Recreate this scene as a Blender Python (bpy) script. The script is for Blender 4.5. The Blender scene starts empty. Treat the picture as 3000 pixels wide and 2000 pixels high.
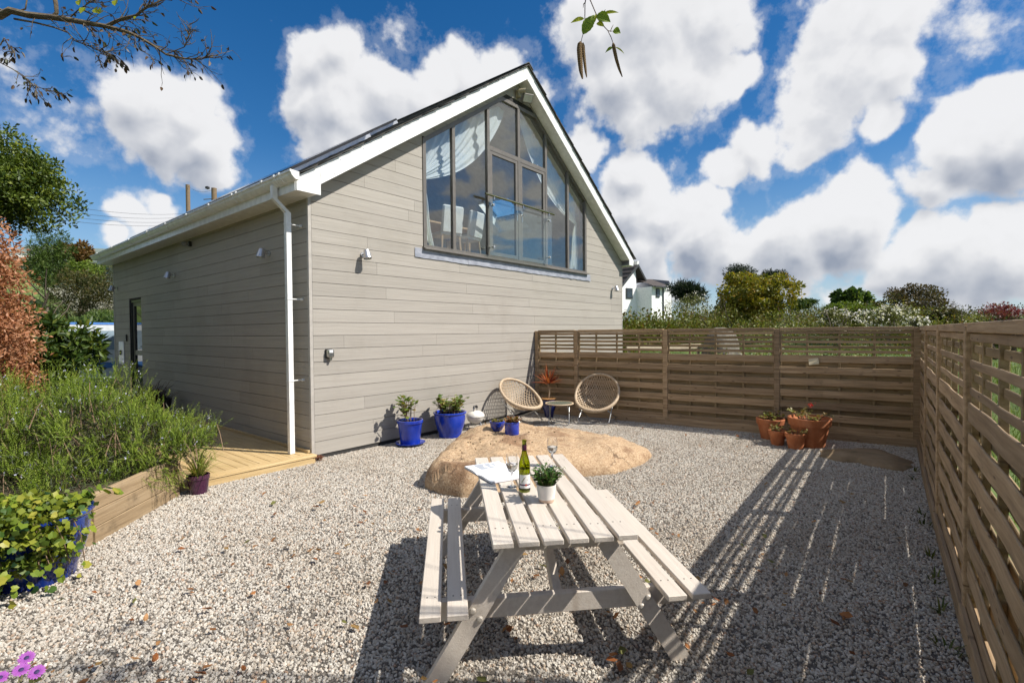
import bpy, math, random
import numpy as np
from mathutils import Vector, Matrix
R = math.radians
rnd = random.Random(7)
scn = bpy.context.scene
col = scn.collection

# ------------------------------------------------------------------ camera
CM = ((0.6361242693, 0.0203446478, -0.7713183579), (-0.7715352563, 0.0052372838, -0.6361650094), (-0.00890294, 0.9997793087, 0.0190281764))
CP = Vector((-3.5884, -6.5931, 1.77))
FPX = 1468.97
cd = bpy.data.cameras.new('camera'); cam = bpy.data.objects.new('camera', cd); col.objects.link(cam)
mw = Matrix([list(CM[i]) + [CP[i]] for i in range(3)] + [[0, 0, 0, 1]]); cam.matrix_world = mw
cd.sensor_width = 36; cd.lens = FPX * 36 / 3000; cd.clip_start = .05; cd.clip_end = 3000
scn.camera = cam
CM3 = Matrix(CM)
def at(px, py, d):                       # the point seen at a place of the photograph, d metres in front of the lens
    return CP + CM3 @ Vector((px - 1500, 1000 - py, -FPX)) * (d / FPX)
def direction(px, py): return (CM3 @ Vector((px - 1500, 1000 - py, -FPX))).normalized()

# ------------------------------------------------------------------ light and sky
SUN = Vector((.38, -.84, 1)).normalized()            # towards the sun
sd = bpy.data.lights.new('sun', 'SUN'); sd.energy = 5.0; sd.angle = R(.55); sd.color = (1, .95, .87)
so = bpy.data.objects.new('sun', sd); col.objects.link(so); so.location = (4, -10, 14)
so.rotation_euler = SUN.to_track_quat('Z', 'Y').to_euler()
world = bpy.data.worlds.new('World'); scn.world = world; world.use_nodes = True
EXPOSURE = .42
scn.view_settings.view_transform = 'Standard'; scn.view_settings.look = 'None'
scn.view_settings.exposure = EXPOSURE; scn.view_settings.gamma = 1; scn.view_settings.use_curve_mapping = False

scn.cycles.max_bounces = 7; scn.cycles.diffuse_bounces = 3; scn.cycles.glossy_bounces = 3; scn.cycles.transmission_bounces = 7; scn.cycles.transparent_max_bounces = 10
scn.cycles.use_adaptive_sampling = True; scn.cycles.adaptive_threshold = .02
class NT:                                             # tiny node helper
    def __init__(s, tree): s.t = tree; s.n = tree.nodes; s.l = tree.links
    def new(s, typ, ins=None, **kw):
        n = s.n.new(typ)
        for k, v in kw.items(): setattr(n, k, v)
        for k, v in (ins or {}).items():
            if isinstance(v, bpy.types.NodeSocket): s.l.new(v, n.inputs[k])
            else: n.inputs[k].default_value = v
        return n
    def math(s, op, a, b=0., c=None, clamp=False):
        d = {0: a, 1: b}
        if c is not None: d[2] = c
        return s.new('ShaderNodeMath', d, operation=op, use_clamp=clamp).outputs[0]
    def vm(s, op, a, b=(0, 0, 0)):
        n = s.new('ShaderNodeVectorMath', {0: a, 1: b}, operation=op); return n
    def mix(s, f, a, b, typ='RGBA', blend='MIX'):
        n = s.n.new('ShaderNodeMix'); n.data_type = typ
        if typ == 'RGBA': n.blend_type = blend; i = (0, 6, 7); o = 2
        else: i = (0, 2, 3); o = 0
        for k, v in zip(i, (f, a, b)):
            if isinstance(v, bpy.types.NodeSocket): s.l.new(v, n.inputs[k])
            else: n.inputs[k].default_value = (tuple(v) + (1,) if isinstance(v, tuple) and len(v) == 3 else v)
        return n.outputs[o]
    def ramp(s, f, stops, interp='LINEAR'):
        n = s.n.new('ShaderNodeValToRGB'); s.l.new(f, n.inputs[0]); e = n.color_ramp.elements; n.color_ramp.interpolation = interp
        while len(e) < len(stops): e.new(.5)
        for k, (p, c) in enumerate(stops): e[k].position = p; e[k].color = tuple(c) + (1,) if len(c) == 3 else c
        return n.outputs[0]
    def maprange(s, v, a, b, c=0., d=1., smooth=True):
        return s.new('ShaderNodeMapRange', {0: v, 1: a, 2: b, 3: c, 4: d}, interpolation_type='SMOOTHSTEP' if smooth else 'LINEAR').outputs[0]
    def noise(s, vec, scale, detail=4., rough=.55, dim='3D', **kw):
        return s.new('ShaderNodeTexNoise', {'Vector': vec, 'Scale': scale, 'Detail': detail, 'Roughness': rough, **kw}, noise_dimensions=dim)

def build_sky():
    w = NT(world.node_tree); w.n.clear()
    world.cycles.sampling_method = 'NONE'                      # an even sky: scattered rays find it by themselves
    sky = w.new('ShaderNodeTexSky'); sky.sky_type = 'NISHITA'; sky.sun_disc = False
    sky.sun_elevation = math.asin(SUN.z); sky.sun_rotation = math.atan2(SUN.x, SUN.y)
    sky.altitude = 50; sky.air_density = 1.0; sky.dust_density = .25; sky.ozone_density = 3.0
    hs = w.new('ShaderNodeHueSaturation', {'Hue': .503, 'Saturation': 1.37, 'Value': SKYV, 'Color': sky.outputs[0]})
    d = w.vm('NORMALIZE', w.new('ShaderNodeTexCoord').outputs['Generated']).outputs[0]
    sep = w.new('ShaderNodeSeparateXYZ', {0: d})
    n1 = w.noise(d, 7., 3., .55).outputs['Color']
    o1 = w.vm('SCALE', w.vm('SUBTRACT', n1, (.5, .5, .5)).outputs[0]); o1.inputs['Scale'].default_value = .11
    dw = w.vm('ADD', d, o1.outputs[0]).outputs[0]
    def field(blobs, k=.16, src=None):
        cur = None
        for q in blobs:
            x, y, r = q[:3]; wt = q[3] if len(q) > 3 else 1.
            ds = w.vm('DISTANCE', src or dw, tuple(direction(x, y))).outputs['Value']
            v = w.math('MULTIPLY_ADD', ds, -wt * FPX / (r * 1.10), wt)
            cur = v if cur is None else w.new('ShaderNodeMath', {0: cur, 1: v, 2: k}, operation='SMOOTH_MAX').outputs[0]
        return cur
    dens = field(CLOUDS); dark = field(GREYS, .3); up = field([q for q in CLOUDS if q[2] >= 80], .16, w.vm('ADD', dw, tuple((Vector((0, 0, 1)) * .85 + CM3 @ Vector((1, 0, 0)) * .3).normalized() * .035)).outputs[0])
    rise = w.math('SUBTRACT', dens, up)
    # elsewhere in the sky, unseen: noise cumulus, cover raised to whiten the ambient light
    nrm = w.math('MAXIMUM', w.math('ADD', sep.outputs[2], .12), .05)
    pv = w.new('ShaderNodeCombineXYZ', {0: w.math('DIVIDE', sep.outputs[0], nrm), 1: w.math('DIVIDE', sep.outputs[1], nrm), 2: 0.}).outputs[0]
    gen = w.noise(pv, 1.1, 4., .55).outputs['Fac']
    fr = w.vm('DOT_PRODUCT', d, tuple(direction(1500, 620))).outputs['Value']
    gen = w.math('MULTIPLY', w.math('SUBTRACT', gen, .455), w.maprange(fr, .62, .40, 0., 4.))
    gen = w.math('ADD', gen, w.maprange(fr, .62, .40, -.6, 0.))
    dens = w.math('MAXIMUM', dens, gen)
    # billows: rounded heaps on heaps, lit from the sun's side
    def puffs(v): return w.new('ShaderNodeTexVoronoi', {'Vector': v, 'Scale': 17., 'Detail': 1.6, 'Roughness': .6, 'Lacunarity': 2.6}, feature='F1', normalize=True).outputs['Distance']
    pw = w.vm('ADD', d, w.vm('MULTIPLY', o1.outputs[0], (.35, .35, .35)).outputs[0]).outputs[0]
    tos = (Vector((0, 0, 1)) * .8 + CM3 @ Vector((1, 0, 0)) * .35).normalized() * .016
    p0 = puffs(pw); p1 = puffs(w.vm('ADD', pw, tuple(tos)).outputs[0])
    soft = w.noise(d, 30., 6., .62).outputs['Fac']
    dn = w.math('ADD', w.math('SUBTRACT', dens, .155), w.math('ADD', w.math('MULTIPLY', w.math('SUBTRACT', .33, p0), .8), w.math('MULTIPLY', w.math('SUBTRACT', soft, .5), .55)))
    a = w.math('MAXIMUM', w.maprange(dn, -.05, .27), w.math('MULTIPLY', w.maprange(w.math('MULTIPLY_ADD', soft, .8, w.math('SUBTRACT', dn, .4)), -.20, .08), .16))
    lit = w.math('ADD', w.math('MULTIPLY', w.math('ADD', w.math('MULTIPLY', w.math('SUBTRACT', p1, p0), .75), w.math('MULTIPLY', w.new('ShaderNodeClamp', {0: rise, 1: -.45, 2: .45}).outputs[0], 1.0)), 1.), w.math('MULTIPLY', w.math('SUBTRACT', soft, .5), .22))
    thick = w.maprange(dn, .0, .7, .20, -.08)
    big = w.math('MULTIPLY', w.math('SUBTRACT', w.noise(pw, 5., 3., .5).outputs['Fac'], .5), .45)
    sh = w.math('ADD', w.math('ADD', w.math('ADD', lit, thick), big), w.math('SUBTRACT', .66, w.math('MULTIPLY', w.math('MAXIMUM', dark, 0.), .42)), clamp=True)
    cc = w.ramp(sh, [(0., GREYC), (.4, tuple(g * .5 + h * .5 for g, h in zip(GREYC, WHITEC))), (.8, WHITEC), (1., tuple(min(1., h * 1.04) for h in WHITEC))])
    skyc = w.mix(1., hs.outputs[0], (.1, .1, .1), blend='MULTIPLY')
    skyc = w.mix(w.maprange(sep.outputs[2], .34, -.02, 0., .62), skyc, HAZEC)
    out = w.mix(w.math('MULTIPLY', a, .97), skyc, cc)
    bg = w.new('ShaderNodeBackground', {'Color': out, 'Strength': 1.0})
    w.l.new(bg.outputs[0], w.new('ShaderNodeOutputWorld').inputs[0])
SKYV = .84
WHITEC = (.64, .64, .648); GREYC = (.235, .265, .33); HAZEC = (.30, .42, .56)
# broken cumulus: place in the sky (as seen from the yard), reach, weight
CLOUDS = [(420,300,95),(520,340,95),(600,430,95),(480,400,110),(660,480,55),(100,330,140,.28),(200,420,70,.24),
 (930,190,95),(1000,170,85),(900,300,80),(1000,320,140),(1130,270,95),(1230,330,130),(1350,210,95),(1280,230,70),(1450,230,110),(1000,430,110),(1540,290,90),(1170,110,45,.3),
 (1760,90,130),(1900,90,160),(1800,240,130),(1950,230,140),(1870,340,90),(2080,60,110),(2120,220,70),
 (2480,60,140),(2620,60,110),(2450,200,150),(2600,230,90),(2380,320,120),(2560,340,60),(2200,440,80),(2120,490,60),(2330,400,80),(2860,60,120,.3),
 (1720,430,75),(1840,520,80),(1930,510,70),(1830,620,120),(1950,640,120),(2070,600,70),(2050,720,130),(1850,760,130),
 (2520,540,60),(2440,580,70),(2540,600,60),(2330,640,75),(2470,680,110),(2260,690,70),(2330,740,120),(2180,760,100),
 (2790,350,65),(2900,320,70),(2980,300,70),(2850,430,100),(2960,420,120),(2740,530,80),
 (2700,660,65),(2780,690,70),(2900,660,60),(2970,680,70),(2650,780,90),(2800,780,130),(2960,780,120),
 (1980,850,80,.45),(2250,870,80,.4),(2500,860,90,.4),(2900,880,100,.45),(460,590,45),(395,640,50),(480,640,50),(340,700,30)]
GREYS = [(1780,150,110,.55),(1900,300,90,.5),(2000,310,60,.5),(2420,370,80,.55),(2250,480,50,.5),(1180,400,110,.6),(930,400,60,.5),(620,500,60,.6),(2900,510,90,.7),(1830,700,90,.6),(2150,800,80,.6),(430,680,40,.5),(2700,560,80),(2800,510,70),(2330,770,90),(2480,740,80),(2060,800,100),(1870,810,100),(2720,810,80,.8),(2900,820,90,.7),(1790,300,70,.6),(1000,480,80,.8),(500,450,60,.5),(2480,260,80,.4),(1700,130,100,.5),(100,380,130,.5)]
build_sky()

# ------------------------------------------------------------------ mesh helpers
def link(o, parent=None):
    col.objects.link(o)
    if parent is not None: o.parent = parent
    return o
def tag(o, label, cat, group=None):
    o['label'] = label; o['category'] = cat
    if group: o['group'] = group
    return o
def empty(name, loc, label, cat, group=None, rz=0.):
    o = bpy.data.objects.new(name, None); o.empty_display_size = .2; o.location = loc; o.rotation_euler = (0, 0, rz); link(o)
    return tag(o, label, cat, group)
def sub(name, parent, loc=(0, 0, 0)):                  # a part that only gathers sub-parts
    o = bpy.data.objects.new(name, None); o.location = loc; return link(o, parent)
class MB:
    def __init__(s): s.v = []; s.f = []
    def add(s, V, F):
        k = len(s.v); s.v += [tuple(p) for p in V]; s.f += [tuple(i + k for i in q) for q in F]; return s
    def box(s, a, b, m=None):
        V = [(x, y, z) for x in (a[0], b[0]) for y in (a[1], b[1]) for z in (a[2], b[2])]
        if m is not None: V = [m @ Vector(p) for p in V]
        return s.add(V, [(0, 1, 3, 2), (4, 6, 7, 5), (0, 4, 5, 1), (2, 3, 7, 6), (0, 2, 6, 4), (1, 5, 7, 3)])
    def cbox(s, a, b, c=.004, m=None):                 # box with chamfered edges
        lo = [min(a[i], b[i]) for i in range(3)]; hi = [max(a[i], b[i]) for i in range(3)]
        V = []; idx = {}
        for cx in (0, 1):
            for cy in (0, 1):
                for cz in (0, 1):
                    s3 = (cx, cy, cz); p = [hi[i] if s3[i] else lo[i] for i in range(3)]
                    for ax in range(3):
                        q = list(p)
                        for i in range(3):
                            if i != ax: q[i] += -c if s3[i] else c
                        idx[(s3, ax)] = len(V); V.append(tuple(q))
        F = []
        for ax in range(3):
            o1, o2 = [i for i in range(3) if i != ax]
            for sd_ in (0, 1):
                ring = []
                for (p, q) in ((0, 0), (1, 0), (1, 1), (0, 1)):
                    t = [0, 0, 0]; t[ax] = sd_; t[o1] = p; t[o2] = q; ring.append(idx[(tuple(t), ax)])
                F.append(ring if (sd_ == 1) == (ax != 1) else ring[::-1])
        for ax in range(3):                            # edges along ax
            o1, o2 = [i for i in range(3) if i != ax]
            for p in (0, 1):
                for q in (0, 1):
                    t0 = [0, 0, 0]; t1 = [0, 0, 0]; t1[ax] = 1
                    for t in (t0, t1): t[o1] = p; t[o2] = q
                    F.append((idx[(tuple(t0), o1)], idx[(tuple(t1), o1)], idx[(tuple(t1), o2)], idx[(tuple(t0), o2)]))
        for cx in (0, 1):
            for cy in (0, 1):
                for cz in (0, 1):
                    F.append(tuple(idx[((cx, cy, cz), ax)] for ax in range(3)))
        if m is not None: V = [m @ Vector(p) for p in V]
        return s.add(V, F)
    def prism(s, poly, axis, a, b):                    # polygon in the plane across axis, from a to b
        def P(p, t):
            return (t, p[0], p[1]) if axis == 0 else ((p[0], t, p[1]) if axis == 1 else (p[0], p[1], t))
        n = len(poly); V = [P(p, a) for p in poly] + [P(p, b) for p in poly]
        return s.add(V, [tuple(range(n))[::-1], tuple(range(n, 2 * n))] + [(i, (i + 1) % n, n + (i + 1) % n, n + i) for i in range(n)])
    def tube(s, pts, r, n=6, cap=True, sq=None):
        pts = [Vector(p) for p in pts]; k = len(pts)
        rr = r if isinstance(r, (list, tuple)) else [r] * k
        V = []; up = None
        for i, p in enumerate(pts):
            t = (pts[min(i + 1, k - 1)] - pts[max(i - 1, 0)]).normalized()
            if up is None: up = Vector((0, 0, 1)) if abs(t.z) < .9 else Vector((1, 0, 0))
            u = up - t * up.dot(t)
            if u.length < 1e-4: u = t.orthogonal()
            u.normalize(); w = t.cross(u); up = u
            for j in range(n):
                a = 2 * math.pi * (j + .5) / n; V.append(p + (u * math.cos(a) + w * math.sin(a)) * rr[i])
        F = [(i * n + j, i * n + (j + 1) % n, (i + 1) * n + (j + 1) % n, (i + 1) * n + j) for i in range(k - 1) for j in range(n)]
        if cap: F += [tuple(range(n))[::-1], tuple(range((k - 1) * n, k * n))]
        return s.add(V, F)
    def lathe(s, prof, n=24, c=(0, 0, 0), closed=False):
        V = [(c[0] + r * math.cos(2 * math.pi * j / n), c[1] + r * math.sin(2 * math.pi * j / n), c[2] + z) for r, z in prof for j in range(n)]
        k = len(prof); rows = range(k if closed else k - 1)
        F = [(i * n + j, i * n + (j + 1) % n, ((i + 1) % k) * n + (j + 1) % n, ((i + 1) % k) * n + j) for i in rows for j in range(n)]
        if not closed:
            if prof[0][0] > 1e-5: F.append(tuple(range(n))[::-1])
            if prof[-1][0] > 1e-5: F.append(tuple(range((k - 1) * n, k * n)))
        return s.add(V, F)
    def mesh(s, name, mat, smooth=False, ang=38):
        me = bpy.data.meshes.new(name); me.from_pydata(s.v, [], s.f); me.validate()
        if mat is not None: me.materials.append(mat)
        if smooth: me.shade_smooth(); me.set_sharp_from_angle(angle=R(ang))
        return me
    def obj(s, name, mat, parent=None, smooth=False, loc=None, ang=38, kind=None):
        o = bpy.data.objects.new(name, s.mesh(name, mat, smooth, ang))
        if loc is not None: o.location = loc
        if kind: o['kind'] = kind
        return link(o, parent)
def inst(name, me, parent, loc=(0, 0, 0), rot=(0, 0, 0), scale=None):
    o = bpy.data.objects.new(name, me); o.location = loc; o.rotation_euler = rot
    if scale: o.scale = scale
    return link(o, parent)
def npmesh(name, V, F, mat, parent=None, tint=None, smooth=False, kind=None):
    V = np.asarray(V, np.float32).reshape(-1, 3); F = np.asarray(F, np.int32); k = F.shape[1]
    me = bpy.data.meshes.new(name)
    me.vertices.add(len(V)); me.vertices.foreach_set('co', V.ravel())
    me.loops.add(F.size); me.loops.foreach_set('vertex_index', F.ravel())
    me.polygons.add(len(F)); me.polygons.foreach_set('loop_start', np.arange(0, F.size, k, dtype=np.int32)); me.polygons.foreach_set('loop_total', np.full(len(F), k, np.int32))
    if smooth: me.polygons.foreach_set('use_smooth', np.ones(len(F), bool))
    if tint is not None:
        at_ = me.attributes.new('tint', 'FLOAT', 'POINT'); at_.data.foreach_set('value', np.asarray(tint, np.float32))
    me.update(); me.validate()
    if mat is not None: me.materials.append(mat)
    o = bpy.data.objects.new(name, me)
    if kind: o['kind'] = kind
    return link(o, parent)
def clip(poly, a, b, c):                               # keep a*x + b*y <= c
    out = []
    for i, p in enumerate(poly):
        q = poly[(i + 1) % len(poly)]; fp = a * p[0] + b * p[1] - c; fq = a * q[0] + b * q[1] - c
        if fp <= 0: out.append(p)
        if fp * fq < 0:
            t = fp / (fp - fq); out.append((p[0] + (q[0] - p[0]) * t, p[1] + (q[1] - p[1]) * t))
    return out
def copy_tree(o, parent=None):
    c = o.copy(); col.objects.link(c); c.parent = parent
    for ch in list(o.children): copy_tree(ch, c)
    return c

# ------------------------------------------------------------------ materials
MATS = {}
def material(name, stops, scale=(4, 4, 4), detail=5, rough=.6, bump=.0, bscale=None, rv=0., metal=0., coat=0., spec=.5, coord='Object', dirt=None, shift=True):
    if name in MATS: return MATS[name]
    m = bpy.data.materials.new(name); m.use_nodes = True; t = NT(m.node_tree); b = t.n['Principled BSDF']
    tc = t.new('ShaderNodeTexCoord').outputs[coord]
    oi = t.new('ShaderNodeObjectInfo')
    if shift: tc = t.vm('ADD', tc, t.new('ShaderNodeCombineXYZ', {0: t.math('MULTIPLY', oi.outputs['Random'], 31.), 1: t.math('MULTIPLY', oi.outputs['Random'], 17.), 2: 0.}).outputs[0]).outputs[0]
    mp = t.new('ShaderNodeMapping', {'Vector': tc, 'Scale': scale}).outputs[0]
    nz = t.noise(mp, 1., detail, .6).outputs['Fac']
    c = t.ramp(nz, [(.3 + .4 * i / max(1, len(stops) - 1), s) for i, s in enumerate(stops)])
    if dirt:
        dn = t.noise(tc, dirt[1], 6., .65).outputs['Fac']
        c = t.mix(t.maprange(dn, dirt[2], dirt[2] + .16, 0., dirt[3]), c, dirt[0])
    if rv: c = t.mix(1., c, t.new('ShaderNodeCombineColor', {i: t.maprange(oi.outputs['Random'], 0., 1., 1 - rv, 1 + rv, False) for i in range(3)}).outputs[0], blend='MULTIPLY')
    t.l.new(c, b.inputs['Base Color']); b.inputs['Roughness'].default_value = rough; b.inputs['Metallic'].default_value = metal
    b.inputs['Specular IOR Level'].default_value = spec; b.inputs['Coat Weight'].default_value = coat; b.inputs['Coat Roughness'].default_value = .08
    if bump:
        bm = t.new('ShaderNodeMapping', {'Vector': tc, 'Scale': bscale or scale}).outputs[0]
        bn = t.noise(bm, 1., 6., .65).outputs['Fac']
        t.l.new(t.new('ShaderNodeBump', {'Strength': bump, 'Distance': .01, 'Height': bn}).outputs[0], b.inputs['Normal'])
    MATS[name] = m; return m
def add_knots(m, sc, dark):                         # dark oval knots over a timber
    t = NT(m.node_tree); b = t.n['Principled BSDF']; src = b.inputs['Base Color'].links[0].from_socket
    tc = t.new('ShaderNodeTexCoord').outputs['Object']; oi = t.new('ShaderNodeObjectInfo').outputs['Random']
    v = t.vm('ADD', tc, t.new('ShaderNodeCombineXYZ', {0: t.math('MULTIPLY', oi, 47.), 1: 0., 2: t.math('MULTIPLY', oi, 29.)}).outputs[0]).outputs[0]
    v = t.new('ShaderNodeMapping', {'Vector': v, 'Scale': sc}).outputs[0]
    vo = t.new('ShaderNodeTexVoronoi', {'Vector': v, 'Scale': 1.}).outputs['Distance']
    t.l.new(t.mix(t.maprange(vo, .16, .06, 0., .75), src, dark), b.inputs['Base Color'])
def add_cracks(m, sc, dark, wdt=.012):              # thin irregular cracks over rock
    t = NT(m.node_tree); b = t.n['Principled BSDF']; src = b.inputs['Base Color'].links[0].from_socket
    tc = t.new('ShaderNodeTexCoord').outputs['Object']; nz = t.noise(tc, 2.2, 5., .6).outputs['Color']
    v = t.vm('ADD', tc, t.vm('SCALE', nz).outputs[0]).outputs[0]; v.node.inputs[1].links[0].from_node.inputs['Scale'].default_value = .5
    vo = t.new('ShaderNodeTexVoronoi', {'Vector': v, 'Scale': sc}, feature='DISTANCE_TO_EDGE').outputs['Distance']
    brk = t.maprange(t.noise(tc, 1.1, 3.).outputs['Fac'], .46, .60)
    t.l.new(t.mix(t.math('MULTIPLY', t.maprange(vo, wdt, .0, 0., .85), brk), src, dark), b.inputs['Base Color'])
def leafmat(name, stops, trans=.35, rough=.5, spec=.4):
    m = bpy.data.materials.new(name); m.use_nodes = True; t = NT(m.node_tree); b = t.n['Principled BSDF']
    a = t.new('ShaderNodeAttribute', attribute_name='tint').outputs['Fac']
    c = t.ramp(a, [(i / max(1, len(stops) - 1), s) for i, s in enumerate(stops)])
    t.l.new(c, b.inputs['Base Color']); b.inputs['Roughness'].default_value = rough; b.inputs['Specular IOR Level'].default_value = spec
    tr = t.new('ShaderNodeBsdfTranslucent', {'Color': t.mix(1., c, (1.0, 1.0, .55), blend='MULTIPLY')})
    mx = t.new('ShaderNodeMixShader', {0: trans, 1: b.outputs[0], 2: tr.outputs[0]})
    t.l.new(mx.outputs[0], t.n['Material Output'].inputs[0]); return m
def plain(name, c, rough=.5, metal=0., spec=.5, coat=0.):
    if name in MATS: return MATS[name]
    m = bpy.data.materials.new(name); m.use_nodes = True; b = m.node_tree.nodes['Principled BSDF']; t = NT(m.node_tree)
    n = t.noise(t.new('ShaderNodeTexCoord').outputs['Object'], 9., 4.).outputs['Fac']
    t.l.new(t.mix(t.maprange(n, .3, .7), tuple(x * .9 for x in c), tuple(min(1, x * 1.08) for x in c)), b.inputs['Base Color'])
    b.inputs['Roughness'].default_value = rough; b.inputs['Metallic'].default_value = metal; b.inputs['Specular IOR Level'].default_value = spec; b.inputs['Coat Weight'].default_value = coat
    MATS[name] = m; return m
def glassmat(name, c, rough=0., ior=1.45, thin=False, tint=.0):
    m = bpy.data.materials.new(name); m.use_nodes = True; t = NT(m.node_tree); b = t.n['Principled BSDF']
    if thin:                                           # a single pane: mirror reflection over clear transmission
        ge = t.new('ShaderNodeNewGeometry'); cs = t.math('ABSOLUTE', t.vm('DOT_PRODUCT', ge.outputs['Incoming'], ge.outputs['Normal']).outputs['Value'])
        fr = t.math('MULTIPLY_ADD', t.math('POWER', t.math('SUBTRACT', 1., cs, clamp=True), 5.), .95, .045)
        g = t.new('ShaderNodeBsdfGlossy', {'Color': (1, 1, 1, 1), 'Roughness': rough}); tp = t.new('ShaderNodeBsdfTransparent', {'Color': tuple(c) + (1,)})
        mx = t.new('ShaderNodeMixShader', {0: t.math('MINIMUM', t.math('ADD', t.math('MULTIPLY', fr, 1.5), tint), 1.), 1: tp.outputs[0], 2: g.outputs[0]})
        t.l.new(mx.outputs[0], t.n['Material Output'].inputs[0])
    else:
        b.inputs['Base Color'].default_value = tuple(c) + (1,); b.inputs['Transmission Weight'].default_value = 1; b.inputs['Roughness'].default_value = rough; b.inputs['IOR'].default_value = ior
    return m
# ------------------------------------------------------------------ the ground
def struct(o): o['kind'] = 'structure'; return o
def terrain_h(x, y):
    h = -.06
    h += max(0., min(1., (y - 16 - .1 * x) / 14)) * 6.0 * max(0., min(1., (2.5 - x + .12 * y) / 6))      # bank rising behind the left of the house
    r = math.hypot(x - 5, y + 4)
    h += (max(0., min(1., (r - 1.5) / 5)) * 1.2 + max(0., min(1., (r - 10) / 22)) * 1.1) * max(0., min(1., (x - 6.15) / 2.2))
    h += .35 * math.sin(x * .21 + 1) * math.sin(y * .17) * max(0., min(1., (r - 10) / 10))
    return h
def build_ground():
    xs = np.concatenate([np.linspace(-900, -60, 12), np.linspace(-50, 70, 97), np.linspace(80, 1000, 14)])
    ys = np.concatenate([np.linspace(-900, -60, 12), np.linspace(-50, 70, 97), np.linspace(80, 1000, 14)])
    V = [(x, y, terrain_h(x, y)) for y in ys for x in xs]; n = len(xs)
    F = [(j * n + i, j * n + i + 1, (j + 1) * n + i + 1, (j + 1) * n + i) for j in range(len(ys) - 1) for i in range(n - 1)]
    m = material('grass_ground', [(.045, .075, .016), (.09, .14, .03), (.14, .19, .045)], (1.3, 1.3, 1.3), 8, .9, .6, (30, 30, 30), dirt=((.16, .13, .07), .6, .55, .5))
    o = npmesh('ground', V, F, m, smooth=True); struct(o)
YARD = [(-6.5, -7.2), (5.99, -6.56), (5.2, .15), (-.05, .1), (-1.66, .1), (-1.66, -.2), (-2.62, -1.15), (-3.7, -1.45), (-6.5, -1.6)]
def build_gravel():
    bed = material('gravel_bed', [(.05, .042, .034), (.11, .095, .078), (.20, .175, .15)], (85, 85, 85), 4, .9, .8, (90, 90, 90), dirt=((.10, .08, .06), 2.2, .6, .4))
    struct(MB().add([(x, y, 0.) for x, y in YARD], [tuple(range(len(YARD)))]).obj('gravel_bed', bed))
    m = bpy.data.materials.new('chipping'); m.use_nodes = True; t = NT(m.node_tree); b = t.n['Principled BSDF']
    oi = t.new('ShaderNodeObjectInfo').outputs['Random']
    c = t.ramp(oi, [(0., (.14, .115, .09)), (.08, (.28, .24, .195)), (.25, (.40, .365, .312)), (.55, (.50, .462, .402)), (.78, (.575, .54, .48)), (.9, (.46, .37, .275)), (.96, (.33, .21, .14)), (1., (.70, .66, .59))])
    n = t.noise(t.new('ShaderNodeTexCoord').outputs['Object'], 1.6, 3.).outputs['Fac']
    c = t.mix(t.maprange(n, .4, .8, 0., .3), c, (.24, .21, .18))
    oi2 = t.new('ShaderNodeObjectInfo').outputs['Location']; pt = t.noise(oi2, .75, 5., .6).outputs['Fac']
    c = t.mix(t.maprange(pt, .42, .68, 0., .34), c, (.27, .215, .155))
    t.l.new(c, b.inputs['Base Color']); b.inputs['Roughness'].default_value = .82
    g = bpy.data.node_groups.new('gravel', 'GeometryNodeTree')
    g.interface.new_socket('Geometry', in_out='INPUT', socket_type='NodeSocketGeometry'); g.interface.new_socket('Geometry', in_out='OUTPUT', socket_type='NodeSocketGeometry')
    q = NT(g); gi = q.new('NodeGroupInput'); go = q.new('NodeGroupOutput'); jn = q.new('GeometryNodeJoinGeometry')
    for k in range(7):
        ic = q.new('GeometryNodeMeshIcoSphere', {'Radius': 1., 'Subdivisions': 2 if k < 2 else 1})
        nz = q.new('ShaderNodeTexNoise', {'W': k * 7.3 + 1, 'Scale': .9, 'Detail': 1.}, noise_dimensions='4D')
        of = q.vm('MULTIPLY', q.vm('SUBTRACT', nz.outputs['Color'], (.5, .5, .5)).outputs[0], (1.9, 1.9, 1.9)).outputs[0]
        sp = q.new('GeometryNodeSetPosition', {'Geometry': ic.outputs[0], 'Offset': of})
        tr = q.new('GeometryNodeTransform', {'Geometry': sp.outputs[0], 'Scale': (1., .62 + .06 * k, .55 + .05 * ((k * 3) % 7))})
        ss = q.new('GeometryNodeSetShadeSmooth', {'Geometry': tr.outputs[0], 'Shade Smooth': k < 2})
        sm = q.new('GeometryNodeSetMaterial', {'Geometry': ss.outputs[0], 'Material': m})
        q.l.new(q.new('GeometryNodeGeometryToInstance', {0: sm.outputs[0]}).outputs[0], jn.inputs[0])
    dp = q.new('GeometryNodeDistributePointsOnFaces', {'Mesh': gi.outputs[0], 'Density': 5600., 'Seed': 3})
    ri = q.new('FunctionNodeRandomValue', data_type='INT'); [setattr(s_, 'default_value', 6) for s_ in ri.inputs if s_.name == 'Max' and s_.type == 'INT']
    rr = q.new('FunctionNodeRandomValue', data_type='FLOAT_VECTOR'); rr.inputs[1].default_value = (6.28, 6.28, 6.28); rr.inputs[8].default_value = 4
    rs = q.new('FunctionNodeRandomValue', data_type='FLOAT'); rs.inputs[2].default_value = .0048; rs.inputs[3].default_value = .0132; rs.inputs[8].default_value = 9
    ip = q.new('GeometryNodeInstanceOnPoints', {'Points': dp.outputs[0], 'Instance': jn.outputs[0], 'Pick Instance': True, 'Instance Index': ri.outputs[2], 'Rotation': rr.outputs[0], 'Scale': rs.outputs[1]})
    tg = q.new('GeometryNodeTranslateInstances', {'Instances': ip.outputs[0]})
    rz = q.new('FunctionNodeRandomValue', data_type='FLOAT'); rz.inputs[2].default_value = .0; rz.inputs[3].default_value = .014; rz.inputs[8].default_value = 14
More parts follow.
